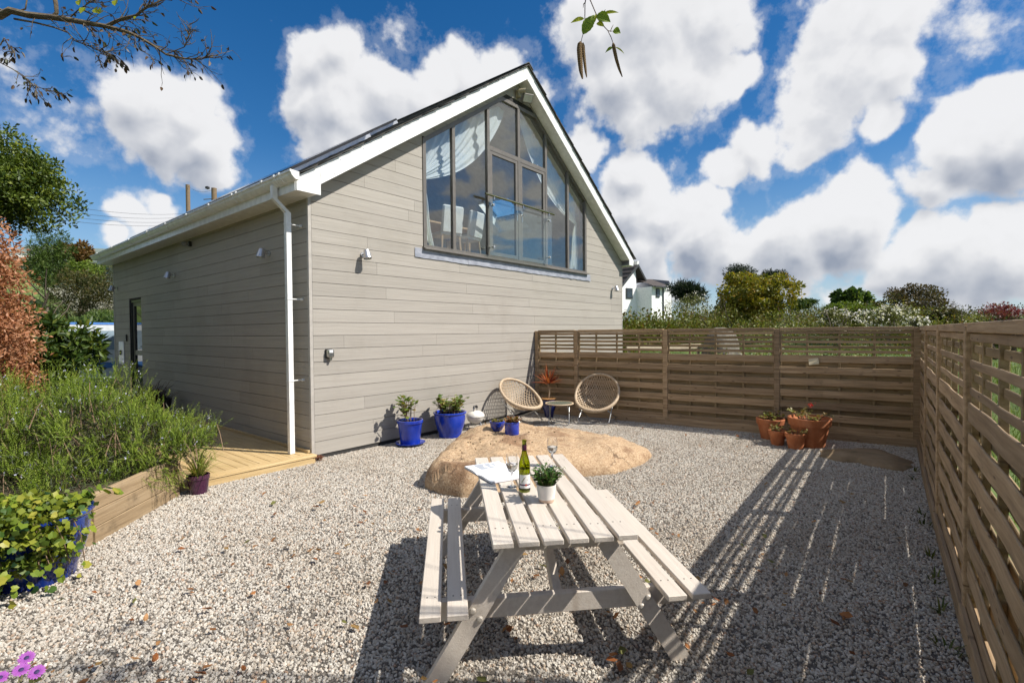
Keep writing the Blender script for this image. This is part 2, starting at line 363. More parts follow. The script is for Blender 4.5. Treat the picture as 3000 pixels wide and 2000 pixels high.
    q.l.new(q.new('ShaderNodeCombineXYZ', {2: rz.outputs[1]}).outputs[0], tg.inputs['Translation'])
    q.l.new(tg.outputs[0], go.inputs[0])
    Y2 = [(-4.6, -7.02), (5.93, -6.5), (5.16, .12), (.02, .12), (-.02, -.16), (-1.64, -.16), (-2.56, -1.12), (-3.6, -1.42), (-4.6, -1.5)]
    o = MB().add([(x, y, .002) for x, y in Y2], [tuple(range(len(Y2)))]).obj('gravel', m, kind='stuff')
    md = o.modifiers.new('chippings', 'NODES'); md.node_group = g
build_ground(); build_gravel()

# ------------------------------------------------------------------ the house
TAUPE = material('cladding', [(.325, .298, .26), (.352, .325, .285), (.38, .35, .308)], (.8, 9, 26), 5, .62, .45, (1.6, 26, 46), rv=.06, spec=.35, shift=False, dirt=((.25, .225, .185), .8, .50, .25))
TAUPE_L = material('cladding_side', [(.335, .305, .262), (.36, .33, .285), (.385, .352, .305)], (9, .8, 26), 5, .62, .45, (26, 1.6, 46), rv=.06, spec=.35, shift=False, dirt=((.25, .225, .185), .8, .50, .25))
DARKBACK = plain('wall_membrane', (.03, .028, .026), .9)
TRIMM = plain('corner_metal', (.42, .39, .35), .45)
UPVC = plain('white_plastic', (.78, .78, .76), .28)
FRAME = plain('taupe_aluminium', (.135, .122, .108), .42)
SLATE = material('slate', [(.035, .036, .037), (.06, .058, .054), (.09, .08, .066)], (3, 3, 3), 6, .75, .3, (20, 20, 20), rv=.1, dirt=((.10, .085, .05), 3., .56, .6))
LEAD = material('lead', [(.22, .235, .275), (.31, .325, .37), (.40, .415, .455)], (6, 6, 10), 6, .5, .25, (8, 8, 8), metal=.2, dirt=((.07, .07, .075), 9., .60, .8))
STEEL = plain('steel', (.55, .54, .52), .25, 1.)
ALU = plain('lamp_aluminium', (.55, .55, .56), .35, .8)
BLACK = plain('black_plastic', (.015, .015, .016), .4)
W = 9.295; AX = 4.66; AZ = 6.95; ZL = 3.76; ZR = 3.68; SL = (AZ - ZL) / AX; SR = (AZ - ZR) / (W - AX); OV = .26
def soff(x): return ZL + SL * x if x < AX else AZ - SR * (x - AX)
P0, PITCH = .067, .1865
WIN = [(2.06, 3.2), (7.37, 3.2), (7.37, 5.045), (5.28, 6.49), (4.15, 6.49), (2.06, 5.06)]
house = empty('house', (0, 0, 0), 'taupe weatherboarded house with white bargeboards and a wide glazed gable window', 'house')
def underroof(poly, e=.0):
    poly = clip(poly, -SL, 1, ZL + e); return clip(poly, SR, 1, AZ + SR * AX + e) if poly else poly
def build_walls():
    gw = MB()
    for poly in ([(.01, 0.), (W, 0.), (W, 3.25), (.01, 3.25)], [(.01, 3.25), (2.1, 3.25), (2.1, 6.), (.01, 6.)], [(7.33, 3.25), (W, 3.25), (W, 6.), (7.33, 6.)],
                 [(2.1, 5.05), (4.17, 6.46), (5.26, 6.46), (7.33, 5.03), (7.33, 8), (2.1, 8)]):
        poly = underroof(poly, .05)
        gw.prism(poly, 1, .0135, .16)
    gw = gw.obj('gable_wall', DARKBACK, house)
    joints = {}
    C = np.array(CM); cp = np.array(CP)
    for px, py in ((1095,1243),(1068,1170),(1301,1053),(1321,1112),(1340,1170),(1505,1064),(1155,925),(1402,959),(1279,990),(1385,901),(1566,933),(1701,954),(1799,940),(1008,1018),(1076,705),(1214,598),(1104,781),(1131,854),
                   (1347,780),(1367,835),(1550,880),(1560,810),(1790,880),(1791,905)):
        r = C @ np.array([px - 1500, 1000 - py, -FPX]); p = cp + r * (-cp[1] / r[1])
        joints.setdefault(int((p[2] - P0) / PITCH), []).append(float(p[0]))
    g = .0062; nrow = int((AZ - P0) / PITCH) + 1
    for k in range(nrow):
        z0 = P0 + k * PITCH; z1 = z0 + PITCH - g
        cuts = sorted(joints.get(k, []))
        x = rnd.uniform(.8, 3.2)
        while not cuts and x < W - .5: cuts.append(x); x += 3.6
        cuts = [.045] + cuts + [W - .02]
        for a, b in zip(cuts, cuts[1:]):
            poly = underroof([(a + .0015, z0), (b - .0015, z0), (b - .0015, z1), (a + .0015, z1)], -.004)
            if len(poly) < 3: continue
            zc = (z0 + z1) / 2
            if zc < 3.2: pieces = [poly]
            elif z0 >= 6.47: pieces = [poly]
            else:
                if zc < 5.05: pl = clip(poly, 1, 0, 2.058); pr = clip(poly, -1, 0, -7.372)
                else:
                    s1 = (6.49 - 5.06) / (4.15 - 2.06); s2 = (6.49 - 5.045) / (7.37 - 5.28)
                    pl = clip(clip(poly, s1, -1, s1 * 2.06 - 5.06), 1, 0, AX); pr = clip(clip(poly, -s2, -1, -(5.045 + s2 * 7.37)), -1, 0, -AX)
                pieces = [pl, pr]
            for q in pieces:
                if len(q) < 3: continue
                ar = abs(sum(q[i][0] * q[(i + 1) % len(q)][1] - q[(i + 1) % len(q)][0] * q[i][1] for i in range(len(q)))) / 2
                if ar < .002: continue
                MB().prism(q, 1, 0., .0125).obj('board', TAUPE, gw)
    sw = MB()
    D0, D1, DZ0, DZ1 = 7.74, 8.73, .35, 2.635
    for y0, y1, z0, z1 in ((.0136, D0, 0, 3.72), (D1, 10.08, 0, 3.72), (D0, D1, DZ1, 3.72), (D0, D1, 0, DZ0)): sw.box((.0135, y0, z0), (.16, y1, z1))
    sw = sw.obj('side_wall', DARKBACK, house)
    for k in range(int((3.66 - P0) / PITCH) + 1):
        z0 = P0 + k * PITCH; z1 = min(z0 + PITCH - g, 3.655)
        cuts = [.045]; y = rnd.uniform(1.2, 3.7)
        while y < 9.6: cuts.append(y); y += 3.6
        cuts.append(10.06)
        for a, b in zip(cuts, cuts[1:]):
            segs = [(a, b)]
            if DZ0 < (z0 + z1) / 2 < DZ1: segs = [(s, e) for s, e in ((a, min(b, D0)), (max(a, D1), b)) if e - s > .03]
            for s, e in segs: MB().box((0., s + .0015, z0), (.0125, e - .0015, z1)).obj('board', TAUPE_L, sw)
    t = MB(); t.box((-.006, -.006, .06), (.04, .0, 3.66)); t.box((-.006, 0., .06), (0., .04, 3.66)); t.obj('corner_trim', TRIMM, house)
    MB().box((W - .018, -.004, .06), (W + .004, .03, 3.9)).obj('corner_trim', TRIMM, house)
    MB().box((W - .016, .03, 0), (W, 10.08, 3.75)).obj('far_side_wall', TAUPE_L, house)
    MB().box((.0, 10.09, 0), (W, 10.2, 3.75)).obj('rear_wall', TAUPE, house)
    MB().prism([(.0, 3.75), (W, 3.75), (W, ZR), (AX, AZ), (0., ZL)], 1, 10.09, 10.2).obj('rear_gable', TAUPE, house)
    MB().box((.03, .03, -.05), (W, .3, .1)).obj('plinth', plain('plinth', (.09, .085, .08), .9), house)
build_walls()

def build_roof():
    TH = .262
    y0, y1 = -OV, -OV + .024
    # bargeboards with a boxed end at each eave
    lx = [(.05, soff(.05)), (AX - .0015, soff(AX - .0015)), (AX - .0015, AZ + TH), (.05, soff(.05) + TH)]
    b = MB().prism(lx, 1, y0, y1).obj('bargeboard', UPVC, house)
    e = MB().prism([(-.29, 3.645), (.0485, 3.645), (.0485, soff(.05) + TH), (-.29, ZL - SL * .29 + TH)], 1, y0 + .003, y1).obj('box_end', UPVC, b)
    rx = [(AX + .0015, soff(AX + .0016)), (W - .06, soff(W - .06)), (W - .06, soff(W - .06) + TH), (AX + .0015, AZ + TH)]
    b2 = MB().prism(rx, 1, y0, y1).obj('bargeboard', UPVC, house)
    MB().prism([(W - .0585, 3.59), (W + .2, 3.59), (W + .2, 3.72), (W - .0585, soff(W - .06) + TH)], 1, y0 + .003, y1).obj('box_end', UPVC, b2)
    nail = MB().lathe([(.006, 0), (.006, .004)], 8).mesh('pin', plain('pin', (.35, .35, .34), .5))
    for i in range(12):
        for dz in (.05, .2):
            x = .25 + i * .38 + (dz > .1) * .1
            inst('pin', nail, b, (x, y0 - .001, soff(x) + dz), (R(90), 0, 0)); x = AX + .3 + i * .38; inst('pin', nail, b2, (x, y0 - .001, soff(x) + dz), (R(90), 0, 0))
    # soffits under the verge and along the eaves
    s = MB()
    for xa, xb in ((.02, AX), (AX, W - .05)):
        s.add([(xa, y1, soff(xa) + .012), (xb, y1, soff(xb) + .012), (xb, .0, soff(xb) + .012), (xa, .0, soff(xa) + .012)], [(0, 1, 2, 3)])
    s.obj('verge_soffit', UPVC, house)
    MB().box((-.288, y1, 3.645), (0., 10.3, 3.66)).obj('eaves_soffit', UPVC, house)
    MB().box((-.305, y1, 3.64), (-.288, 10.3, 3.86)).obj('fascia', UPVC, house)
    MB().box((W, y1, 3.59), (W + .2, 10.3, 3.605)).obj('eaves_soffit', UPVC, house)
    MB().box((W + .2, y1, 3.585), (W + .215, 10.3, 3.8)).obj('fascia', UPVC, house)
    # slates in courses, one mesh for each slope
    for side in (0, 1):
        V = []; F = []; sl = SL if side == 0 else SR; ex = .22
        tx = Vector((1, 0, sl)).normalized() if side == 0 else Vector((-1, 0, sl)).normalized(); nn = Vector((-sl, 0, 1)).normalized() if side == 0 else Vector((sl, 0, 1)).normalized()
        st = Vector((-.36, 0, ZL - SL * .36 + TH + .012)) if side == 0 else Vector((W + .27, 0, AZ - SR * (W + .27 - AX) + TH + .012))
        ln = (AX - st.x) / tx.x if side == 0 else (st.x - AX) / -tx.x
        nc = int(ln / ex) + 1; rr = random.Random(5 + side)
        for c in range(nc):
            y = -OV - .045 - (0 if c % 2 else .13)
            while y < 10.32:
                a = max(y, -OV - .05 + rr.uniform(-.012, .008)); b_ = min(y + .262, 10.33); y += .265
                if b_ - a < .03: continue
                if side == 1 and 2.1 < (a + b_) / 2 < 3.2:                 # opening of the rooflight
                    xm = st.x + tx.x * (c + .5) * ex
                    if 6.85 < xm < 7.75: continue
                lift = .018 + rr.uniform(0, .006); p = st + tx * (c * ex); L = min(ex * 1.9, ln - c * ex)
                if L < .04: continue
                q0 = p + nn * lift; q1 = p + tx * L + nn * .004; th = nn * -.009
                base = len(V)
                for q in (q0, q1):
                    for yy in (a, b_):
                        V.append((q.x, yy, q.z)); V.append((q.x + th.x, yy, q.z + th.z))
                F += [(base, base + 4, base + 6, base + 2), (base + 1, base + 3, base + 7, base + 5), (base, base + 2, base + 3, base + 1), (base, base + 1, base + 5, base + 4), (base + 2, base + 6, base + 7, base + 3), (base + 4, base + 5, base + 7, base + 6)]
        npmesh('slate_courses', V, F, SLATE, house, kind='stuff')
    rt = MB()
    for s_ in (-1, 1):
        w_ = .15; a = (AX, AZ + TH + .075); b_ = (AX + s_ * w_, AZ + TH + .075 - w_ * .7)
        rt.prism([a, b_, (b_[0], b_[1] - .014), (a[0], a[1] - .016)], 1, 0., .44)
    rm = rt.mesh('ridge_tile', SLATE)
    for i in range(24): inst('ridge_tile', rm, house, (0, -OV - .05 + i * .445, 0))
    # solar panels standing off the left slope
    tx = Vector((1, 0, SL)).normalized(); nn = Vector((-SL, 0, 1)).normalized()
    m = Matrix(((tx.x, 0, nn.x), (0, 1, 0), (tx.z, 0, nn.z)))
    pm = MB().cbox((0, 0, -.018), (1.62, 1.0, .018), .003, m).mesh('solar_panel', plain('panel_frame', (.02, .02, .022), .3))
    cm = MB().box((.03, .03, .0185), (1.59, .97, .0195), m).mesh('cells', plain('cells', (.008, .012, .03), .08))
    rl = MB().box((-.05, .1, -.075), (1.7, .14, -.02), m).mesh('rail', plain('rail', (.7, .7, .7), .3, .9))
    for i in range(8):
        for j in range(2):
            if j == 1 and i in (0,): continue
            b0 = Vector((.05, .55 + i * 1.03, ZL + TH)) + tx * (j * 1.66 + .1) + nn * .13
            p = inst('solar_panel', pm, house, b0); inst('cells', cm, p); inst('rail', rl, p); inst('rail', rl, p, (0, .72, 0))
    # gutter: a moulded channel along the eaves, its joints, outlet and downpipe
    prof = [(-.306, 3.855), (-.43, 3.865), (-.432, 3.84), (-.415, 3.825), (-.408, 3.80), (-.385, 3.775), (-.36, 3.755), (-.306, 3.75)]
    gt = MB().prism(prof, 1, -.36, 10.4).obj('gutter', UPVC, house)
    big = [(-.304 + (x + .306) * 1.1, 3.81 + (z - 3.81) * 1.12) for x, z in prof]
    jm = MB().prism(big, 1, 0., .05).mesh('gutter_joint', UPVC)
    for y in (-.08, .06, .42, 1.25, 1.4, 2.3, 3.3, 4.4, 5.5, 6.8, 8.2, 9.6): inst('gutter_joint', jm, gt, (0, y, 0))
    MB().prism([(W + .216, 3.72), (W + .33, 3.73), (W + .31, 3.66), (W + .27, 3.63), (W + .216, 3.62)], 1, -.36, 10.4).obj('gutter', UPVC, house)
    h = .034; XP, YP = -.20, .185
    dp = MB()
    def sq(pts):
        V = []
        for x, y, z in pts: V += [(x - h, y - h, z), (x + h, y - h, z), (x + h, y + h, z), (x - h, y + h, z)]
        F = [(i * 4 + j, i * 4 + (j + 1) % 4, i * 4 + 4 + (j + 1) % 4, i * 4 + 4 + j) for i in range(len(pts) - 1) for j in range(4)]
        dp.add(V, F + [(0, 3, 2, 1), tuple(range(len(V) - 4, len(V)))])
    sq([(-.365, .22, 3.77), (-.365, .22, 3.6), (XP, YP, 3.43), (XP, YP, .112)])
    dp = dp.obj('downpipe', UPVC, house)
    for z in (3.27, 2.24, 1.11):
        c = MB(); c.box((XP - .038, YP - .038, z), (XP + .038, YP + .038, z + .02)); c.tube([(XP + .036, YP, z + .01), (-.001, YP, z + .01)], .008, 8); c.tube([(-.03, YP, z + .01), (-.001, YP, z + .01)], .02, 8); c.obj('pipe_clip', UPVC, dp)
build_roof()

GLASS = glassmat('window_glass', (.89, .92, .93), 0., 1.5, True, .02)
def build_window():
    win = sub('gable_window', house)
    yf, yb = -.012, .055
    def bar(name, a, b, w, y0=yf, y1=yb, ext=0., side=0., parent=None):       # bar between two (x, z) points
        a = Vector((a[0], 0, a[1])); b = Vector((b[0], 0, b[1])); t = (b - a).normalized(); n = Vector((-t.z, 0, t.x)); a = a - t * ext; b = b + t * ext
        a = a + n * side; b = b + n * side
        V = [(p + n * s_ * w / 2) + Vector((0, y, 0)) for y in (y0, y1) for p, s_ in ((a, -1), (b, -1), (b, 1), (a, 1))]
        return MB().add(V, [(0, 1, 2, 3), (7, 6, 5, 4), (0, 4, 5, 1), (1, 5, 6, 2), (2, 6, 7, 3), (3, 7, 4, 0)]).obj(name, FRAME, parent or win)
    n = len(WIN)
    for i in range(n): bar('frame', WIN[i], WIN[(i + 1) % n], .07, -.014 - .0005 * i, .06, .0, .035)
    def top(x):
        if x < 4.15: return 5.06 + (x - 2.06) * (6.49 - 5.06) / 2.09
        if x > 5.28: return 5.045 + (7.37 - x) * (6.49 - 5.045) / 2.09
        return 6.49
    mx = [2.79, 3.73, 4.68, 5.65, 6.54]
    for x in mx: bar('mullion', (x, 3.26), (x, top(x) - .03), .07 if x != 4.68 else .075)
    bar('transom', (3.73, 5.37), (5.65, 5.37), .085, yf + .002, yb)
    for a, b in ((3.765, 4.6425), (4.7175, 5.615)):                    # the two door leaves
        leaf = sub('door_leaf', win)
        for p, q in (((a, 3.29), (a, 5.325)), ((b, 3.29), (b, 5.325)), ((a, 3.315), (b, 3.315)), ((a, 5.30), (b, 5.30))):
            sd_ = 1 if p[0] == a and q[0] == a else -1
            vert = p[0] == q[0]
            if vert: x = a + .038 if p[0] == a else b - .038; bar('stile', (x, 3.272), (x, 5.326), .072, yf + .008, yb - .01, parent=leaf)
            else: bar('rail', (a + .074, p[1]), (b - .074, p[1]), .075, yf + .0085, yb - .01, parent=leaf)
        hx = b - .04 if a < 4 else a + .04
        hd = MB(); hd.box((hx - .016, yf - .004, 4.08), (hx + .016, yf + .008, 4.3)); hd.tube([(hx, yf - .004, 4.22), (hx, yf - .05, 4.22), (hx + (-.1 if a < 4 else .1), yf - .05, 4.21)], .009, 8); hd.obj('handle', STEEL, leaf)
        MB().prism([(a + .074, 3.352), (b - .074, 3.352), (b - .074, 5.263), (a + .074, 5.263)], 1, .018, .026).obj('pane', GLASS, leaf)
    def pane(poly): MB().prism(poly, 1, .02, .028).obj('pane', GLASS, win)
    e = .035; t = lambda x: top(x) - .07
    pane([(2.13, 3.27), (2.79 - e, 3.27), (2.79 - e, t(2.79 - e)), (2.13, t(2.13))])
    pane([(2.79 + e, 3.27), (3.73 - e, 3.27), (3.73 - e, t(3.73 - e)), (2.79 + e, t(2.79 + e))])
    pane([(3.73 + e, 5.413), (4.68 - e, 5.413), (4.68 - e, 6.42), (4.2, 6.42), (3.73 + e, t(3.73 + e))])
    pane([(4.68 + e, 5.413), (5.65 - e, 5.413), (5.65 - e, t(5.65 - e)), (5.23, 6.42), (4.68 + e, 6.42)])
    pane([(5.65 + e, 3.27), (6.54 - e, 3.27), (6.54 - e, t(6.54 - e)), (5.65 + e, t(5.65 + e))])
    pane([(6.54 + e, 3.27), (7.3, 3.27), (7.3, t(7.3)), (6.54 + e, t(6.54 + e))])
    MB().prism([(-.075, 3.185), (-.075, 3.205), (.01, 3.235), (.01, 3.2)], 0, 2.04, 7.39).obj('sill', FRAME, win)
    # lead apron below the sill, in lapped strips
    for i, (a, b) in enumerate(((1.868, 3.16), (3.13, 4.62), (4.59, 6.2), (6.17, 7.54))):
        V = []; k = 14
        for j in range(k + 1):
            x = a + (b - a) * j / k; w_ = rnd.uniform(-.006, .006); y = -.004 - .0035 * (i % 2) - abs(rnd.gauss(0, .0025))
            V += [(x, y - .003, 3.198), (x, y - .006 - abs(w_), 3.035 + w_)]
        MB().add(V, [(2 * j, 2 * j + 1, 2 * j + 3, 2 * j + 2) for j in range(k)]).obj('lead_flashing', LEAD, win)
    bal = sub('glass_balustrade', house)
    MB().cbox((3.615, -.132, 3.25), (5.69, -.12, 4.34), .002).obj('glass_panel', glassmat('balustrade_glass', (.93, .97, .96), 0., 1.5, True, .0), bal)
    MB().tube([(3.5, -.126, 4.405), (5.78, -.126, 4.405)], .024, 12).obj('handrail', plain('brass_steel', (.40, .36, .24), .22, 1.), bal, True)
    for x in (3.72, 5.60):
        for z in (3.42, 4.23):
            c = MB(); c.tube([(x, .0, z), (x, -.15, z)], .014, 10); c.tube([(x, -.118, z), (x, -.119, z)], .03, 12); c.tube([(x, -.133, z), (x, -.145, z)], .028, 12); c.obj('standoff', STEEL, bal, True)
    for x in (3.74, 4.65, 5.57):
        c = MB(); c.box((x - .012, -.14, 4.33), (x + .012, -.112, 4.39)); c.obj('rail_clamp', STEEL, bal)
build_window()

def build_inside():
    room = sub('room', house); wht = plain('room_white', (.78, .78, .76), .8); oakf = plain('room_floor', (.32, .22, .13), .5)
    MB().box((.2, .17, 3.12), (W - .2, 7.0, 3.2)).obj('room_floor', oakf, room)
    MB().prism([(.2, 3.2), (W - .2, 3.2), (W - .2, 3.8), (AX, 6.9), (.2, 3.8)], 1, 7.0, 7.08).obj('room_wall', wht, room)
    L = MB(); L.add([(.1, .165, soff(.1) - .03), (AX, .165, AZ - .03), (AX, 7.05, AZ - .03), (.1, 7.05, soff(.1) - .03)], [(0, 1, 2, 3)]); L.obj('room_ceiling', wht, room)
    Rr = MB()
    def rp(xa, xb, ya, yb): Rr.add([(xa, ya, soff(xa) - .03), (xb, ya, soff(xb) - .03), (xb, yb, soff(xb) - .03), (xa, yb, soff(xa) - .03)], [(0, 1, 2, 3)])
    rp(AX, 6.85, .165, 7.05); rp(7.75, W - .1, .165, 7.05); rp(6.85, 7.75, .165, 2.1); rp(6.85, 7.75, 3.2, 7.05); Rr.obj('room_ceiling', wht, room)
    rv = MB()
    for (a, b) in (((6.85, 2.1), (7.75, 2.1)), ((7.75, 2.1), (7.75, 3.2)), ((7.75, 3.2), (6.85, 3.2)), ((6.85, 3.2), (6.85, 2.1))):
        rv.add([(a[0], a[1], soff(a[0]) - .03), (b[0], b[1], soff(b[0]) - .03), (b[0], b[1], soff(b[0]) + .3), (a[0], a[1], soff(a[0]) + .3)], [(0, 1, 2, 3)])
    rl = rv.obj('rooflight', wht, house)
    rg = MB(); rg.add([(6.83, 2.08, soff(6.83) + .305), (7.77, 2.08, soff(7.77) + .305), (7.77, 3.22, soff(7.77) + .305), (6.83, 3.22, soff(6.83) + .305)], [(0, 1, 2, 3)]); rg.obj('pane', glassmat('rooflight_glass', (.9, .95, .95), 0., 1.5, True), rl)
    MB().box((.2, .165, 3.2), (.26, 7.0, 3.9)).obj('room_wall', wht, room); MB().box((W - .26, .165, 3.2), (W - .2, 7.0, 3.9)).obj('room_wall', wht, room)
    # curtains: gathered at a tie on each side of the window
    cm = leafmat('voile', [(.86, .87, .87), (.92, .92, .92)], .3, .8, .1)
    def curtain(flip):
        f = (lambda x: x) if not flip else (lambda x: 2 * 4.71 - x)
        V = []; F = []; nu, nv = 60, 18
        for i in range(nu + 1):
            s = i / nu                                   # along the top, from the wall side to the peak
            T = (2.12 + 2.35 * s, 5.02 + (6.42 - 5.06) * min(1, s * 1.12) )
            for j in range(nv + 1):
                t = j / nv
                K = (2.16 + .10 * math.sin(s * 9) * .3, 4.42 + .12 * (1 - s))
                sag = .34 * math.sin(math.pi * t) * s
                x = T[0] + (K[0] - T[0]) * t ** (1 + .25 * s); z = T[1] + (K[1] - T[1]) * t - sag * (.55 + .45 * s)
                y = .16 + .10 * t * (1 - t) + .02 * math.sin(s * 60) * (1 - .5 * t) + .02 * math.sin(s * 17 + 1)
                V.append((f(x), y + .06, z))
        for i in range(nu):
            for j in range(nv): F.append((i * (nv + 1) + j, (i + 1) * (nv + 1) + j, (i + 1) * (nv + 1) + j + 1, i * (nv + 1) + j + 1))
        b0 = len(V); nu2, nv2 = 36, 14
        for i in range(nu2 + 1):                         # the tail hanging below the tie
            s = i / nu2
            for j in range(nv2 + 1):
                t = j / nv2; wd = .05 + .30 * t ** .6
                V.append((f(2.13 + wd * s + .02 * math.sin(t * 7)), .22 + .03 * math.sin(s * 30 + t * 2) * (.4 + t), 4.5 - 1.16 * t - .1 * s * t * math.sin(s * 9)))
        F += [(b0 + i * (nv2 + 1) + j, b0 + (i + 1) * (nv2 + 1) + j, b0 + (i + 1) * (nv2 + 1) + j + 1, b0 + i * (nv2 + 1) + j + 1) for i in range(nu2) for j in range(nv2)]
        o = npmesh('curtain', V, F, cm, None, np.random.RandomState(3).rand(len(V)), True)
        tag(o, 'white voile curtain swept to the %s side of the gable window' % ('right' if flip else 'left'), 'curtain', 'curtains of the gable window')
    curtain(False); curtain(True)
    # two upholstered chairs at a table behind the left panes
    oak = plain('oak', (.45, .30, .17), .5); uph = plain('cream_upholstery', (.72, .70, .66), .85)
    def chair(x, y, rz, lab):
        t = empty('dining_chair', (x, y, 3.2), lab, 'chair', 'chairs behind the gable window', rz)
        MB().cbox((-.23, -.22, .42), (.23, .22, .50), .02).obj('seat', uph, t, True)
        m = Matrix.Translation((0, -.21, .48)) @ Matrix.Rotation(R(9), 4, 'X'); MB().cbox((-.23, -.04, -.02), (.23, .04, .50), .025, m).obj('backrest', uph, t, True)
        for sx in (-1, 1):
            for sy in (-1, 1): MB().tube([(sx * .19, sy * .18, .43), (sx * .22, sy * .22, 0)], [.024, .015], 6).obj('leg', oak, t)
    chair(3.16, .62, R(-12), 'left of two cream upholstered chairs seen through the gable window'); chair(3.72, .62, R(8), 'right of two cream upholstered chairs seen through the gable window')
    t = empty('dining_table', (3.45, 1.25, 3.2), 'oak dining table behind the two cream chairs in the gable window', 'table')
    MB().cbox((-.75, -.4, .72), (.75, .4, .76), .006).obj('table_top', oak, t)
    for sx in (-1, 1):
        for sy in (-1, 1): MB().tube([(sx * .66, sy * .33, .72), (sx * .66, sy * .33, 0)], .03, 6).obj('leg', oak, t)
build_inside()

def build_house_fittings():
    dr = sub('door', house); dm = plain('door_frame', (.035, .036, .034), .4)
    for y0, y1, z0, z1 in ((7.742, 7.80, .352, 2.633), (8.67, 8.728, .352, 2.633), (7.80, 8.67, 2.575, 2.633), (7.80, 8.67, .352, .44)): MB().box((.03, y0, z0), (.12, y1, z1)).obj('frame', dm, dr)
    for y0, y1, z0, z1 in ((7.80, 7.89, .44, 2.575), (8.58, 8.67, .44, 2.575), (7.89, 8.58, 2.49, 2.575), (7.89, 8.58, .44, .62), (7.89, 8.58, 1.28, 1.40)): MB().box((.06, y0, z0), (.105, y1, z1)).obj('stile', FRAME, dr)
    g = plain('door_glass', (.01, .012, .01), .03); MB().box((.078, 7.89, 1.4), (.088, 8.58, 2.49)).obj('pane', g, dr); MB().box((.078, 7.89, .62), (.088, 8.58, 1.28)).obj('pane', g, dr)
    MB().tube([(.06, 7.845, 1.5), (.0, 7.845, 1.5), (.0, 7.95, 1.5)], .011, 8).obj('handle', STEEL, dr, True)
    def lamp(loc, nrm, lab):
        t = empty('wall_lamp', loc, lab, 'wall lamp', 'downlighters on the house walls', math.atan2(nrm[1], nrm[0]))
        MB().tube([(0, 0, 0), (.018, 0, 0)], .035, 16).obj('wall_plate', ALU, t, True); MB().tube([(.015, 0, 0), (.12, 0, .005)], .014, 10).obj('arm', ALU, t, True)
        m = Matrix.Translation((.125, 0, 0)) @ Matrix.Rotation(R(-14), 4, 'Y')
        pr = [(0.001, .065), (.034, .064), (.042, .055), (.062, -.075), (.058, -.077), (.054, -.06), (.001, -.055)]
        h = MB().lathe(pr[::-1], 24); h.v = [tuple(m @ Vector(p)) for p in h.v]; h.obj('shade', ALU, t, True, ang=30)
    lamp((.0, 1.16, 3.0), (-1, 0), 'conical metal wall lamp beside the white downpipe on the shaded side wall'); lamp((.0, 5.39, 3.0), (-1, 0), 'conical metal wall lamp midway along the shaded side wall')
    lamp((.0, 9.73, 3.0), (-1, 0), 'conical metal wall lamp at the far end of the shaded side wall'); lamp((.855, .0, 2.96), (0, -1), 'conical metal wall lamp on the sunlit gable left of the big window')
    lamp((8.72, .0, 2.93), (0, -1), 'conical metal wall lamp on the sunlit gable right of the big window')
    t = empty('sensor_light', (0, 4.43, 3.53), 'small dark sensor light high under the eaves of the side wall', 'sensor light')
    MB().cbox((-.05, -.04, -.05), (0, .04, .05), .008).obj('base', BLACK, t); MB().lathe([(.001, -.05), (.045, -.04), (.06, .0), (.045, .03), (.001, .04)], 16, (-.12, -.03, -.01)).obj('head', plain('grey_plastic', (.2, .2, .19), .4), t, True)
    t = empty('floodlight', (4.86, -.005, 6.62), 'square floodlight tilted down below the gable peak', 'floodlight')
    m = Matrix.Translation((-.06, -.15, .02)) @ Matrix.Rotation(R(-28), 4, 'Z') @ Matrix.Rotation(R(38), 4, 'X')
    fm = plain('flood_body', (.16, .15, .13), .5); MB().cbox((-.115, -.025, -.09), (.115, .025, .09), .008, m).obj('body', fm, t); MB().box((-.095, -.0275, -.07), (.095, -.0255, .07), m).obj('lens', plain('flood_lens', (.55, .55, .48), .15), t)
    MB().tube([(0, 0, .05), (-.02, -.08, .06), (-.06, -.14, .03)], .012, 8).obj('bracket', fm, t)
    MB().tube([(-.02, -.004, .0), (-.1, -.012, -.12), (-.2, -.006, -.02), (-.24, -.004, .1)], .004, 5).obj('cable', BLACK, t)
    t = empty('security_camera', (4.64, -.005, 6.72), 'beige bullet security camera beside the floodlight under the gable peak', 'security camera')
    bm = plain('camera_beige', (.36, .32, .22), .5); MB().cbox((-.06, -.1, -.09), (.03, 0, .05), .01).obj('bracket', bm, t)
    MB().tube([(-.05, -.06, .02), (.04, -.2, .03)], .042, 14).obj('body', bm, t, True); MB().tube([(.04, -.2, .03), (.043, -.205, .03)], .03, 14).obj('lens', BLACK, t, True)
    t = empty('outdoor_socket', (.272, .0, 1.49), 'stainless outdoor socket box on the sunlit gable near the house corner', 'socket')
    MB().cbox((-.055, -.03, -.075), (.055, 0, .06), .008).obj('base', BLACK, t); MB().cbox((-.05, -.075, -.06), (.055, -.03, .055), .012).obj('cover', STEEL, t, True); MB().cbox((-.03, -.08, .005), (.03, -.074, .045), .003).obj('plate', plain('plate_white', (.7, .7, .68), .4), t)
    MB().tube([(.01, -.045, -.06), (.01, -.045, -.1)], .02, 10).obj('tap', STEEL, t, True)
    t = empty('meter_panel', (0, 9.46, 1.03), 'white meter cabinet on the side wall left of the dark door', 'meter cabinet')
    MB().cbox((-.02, -.23, 0), (0, .23, .58), .006).obj('cabinet_door', UPVC, t); MB().cbox((-.05, -.02, .24), (-.02, .2, .36), .006).obj('lock_box', BLACK, t)
    t = empty('door_entry', (0, 9.0, 1.62), 'small black keypad on the side wall beside the dark door', 'keypad'); MB().cbox((-.03, -.06, 0), (0, .06, .17), .006).obj('case', BLACK, t); MB().box((-.034, -.04, .05), (-.0302, .04, .15)).obj('keys', plain('keys', (.06, .06, .06), .4), t)
build_house_fittings()
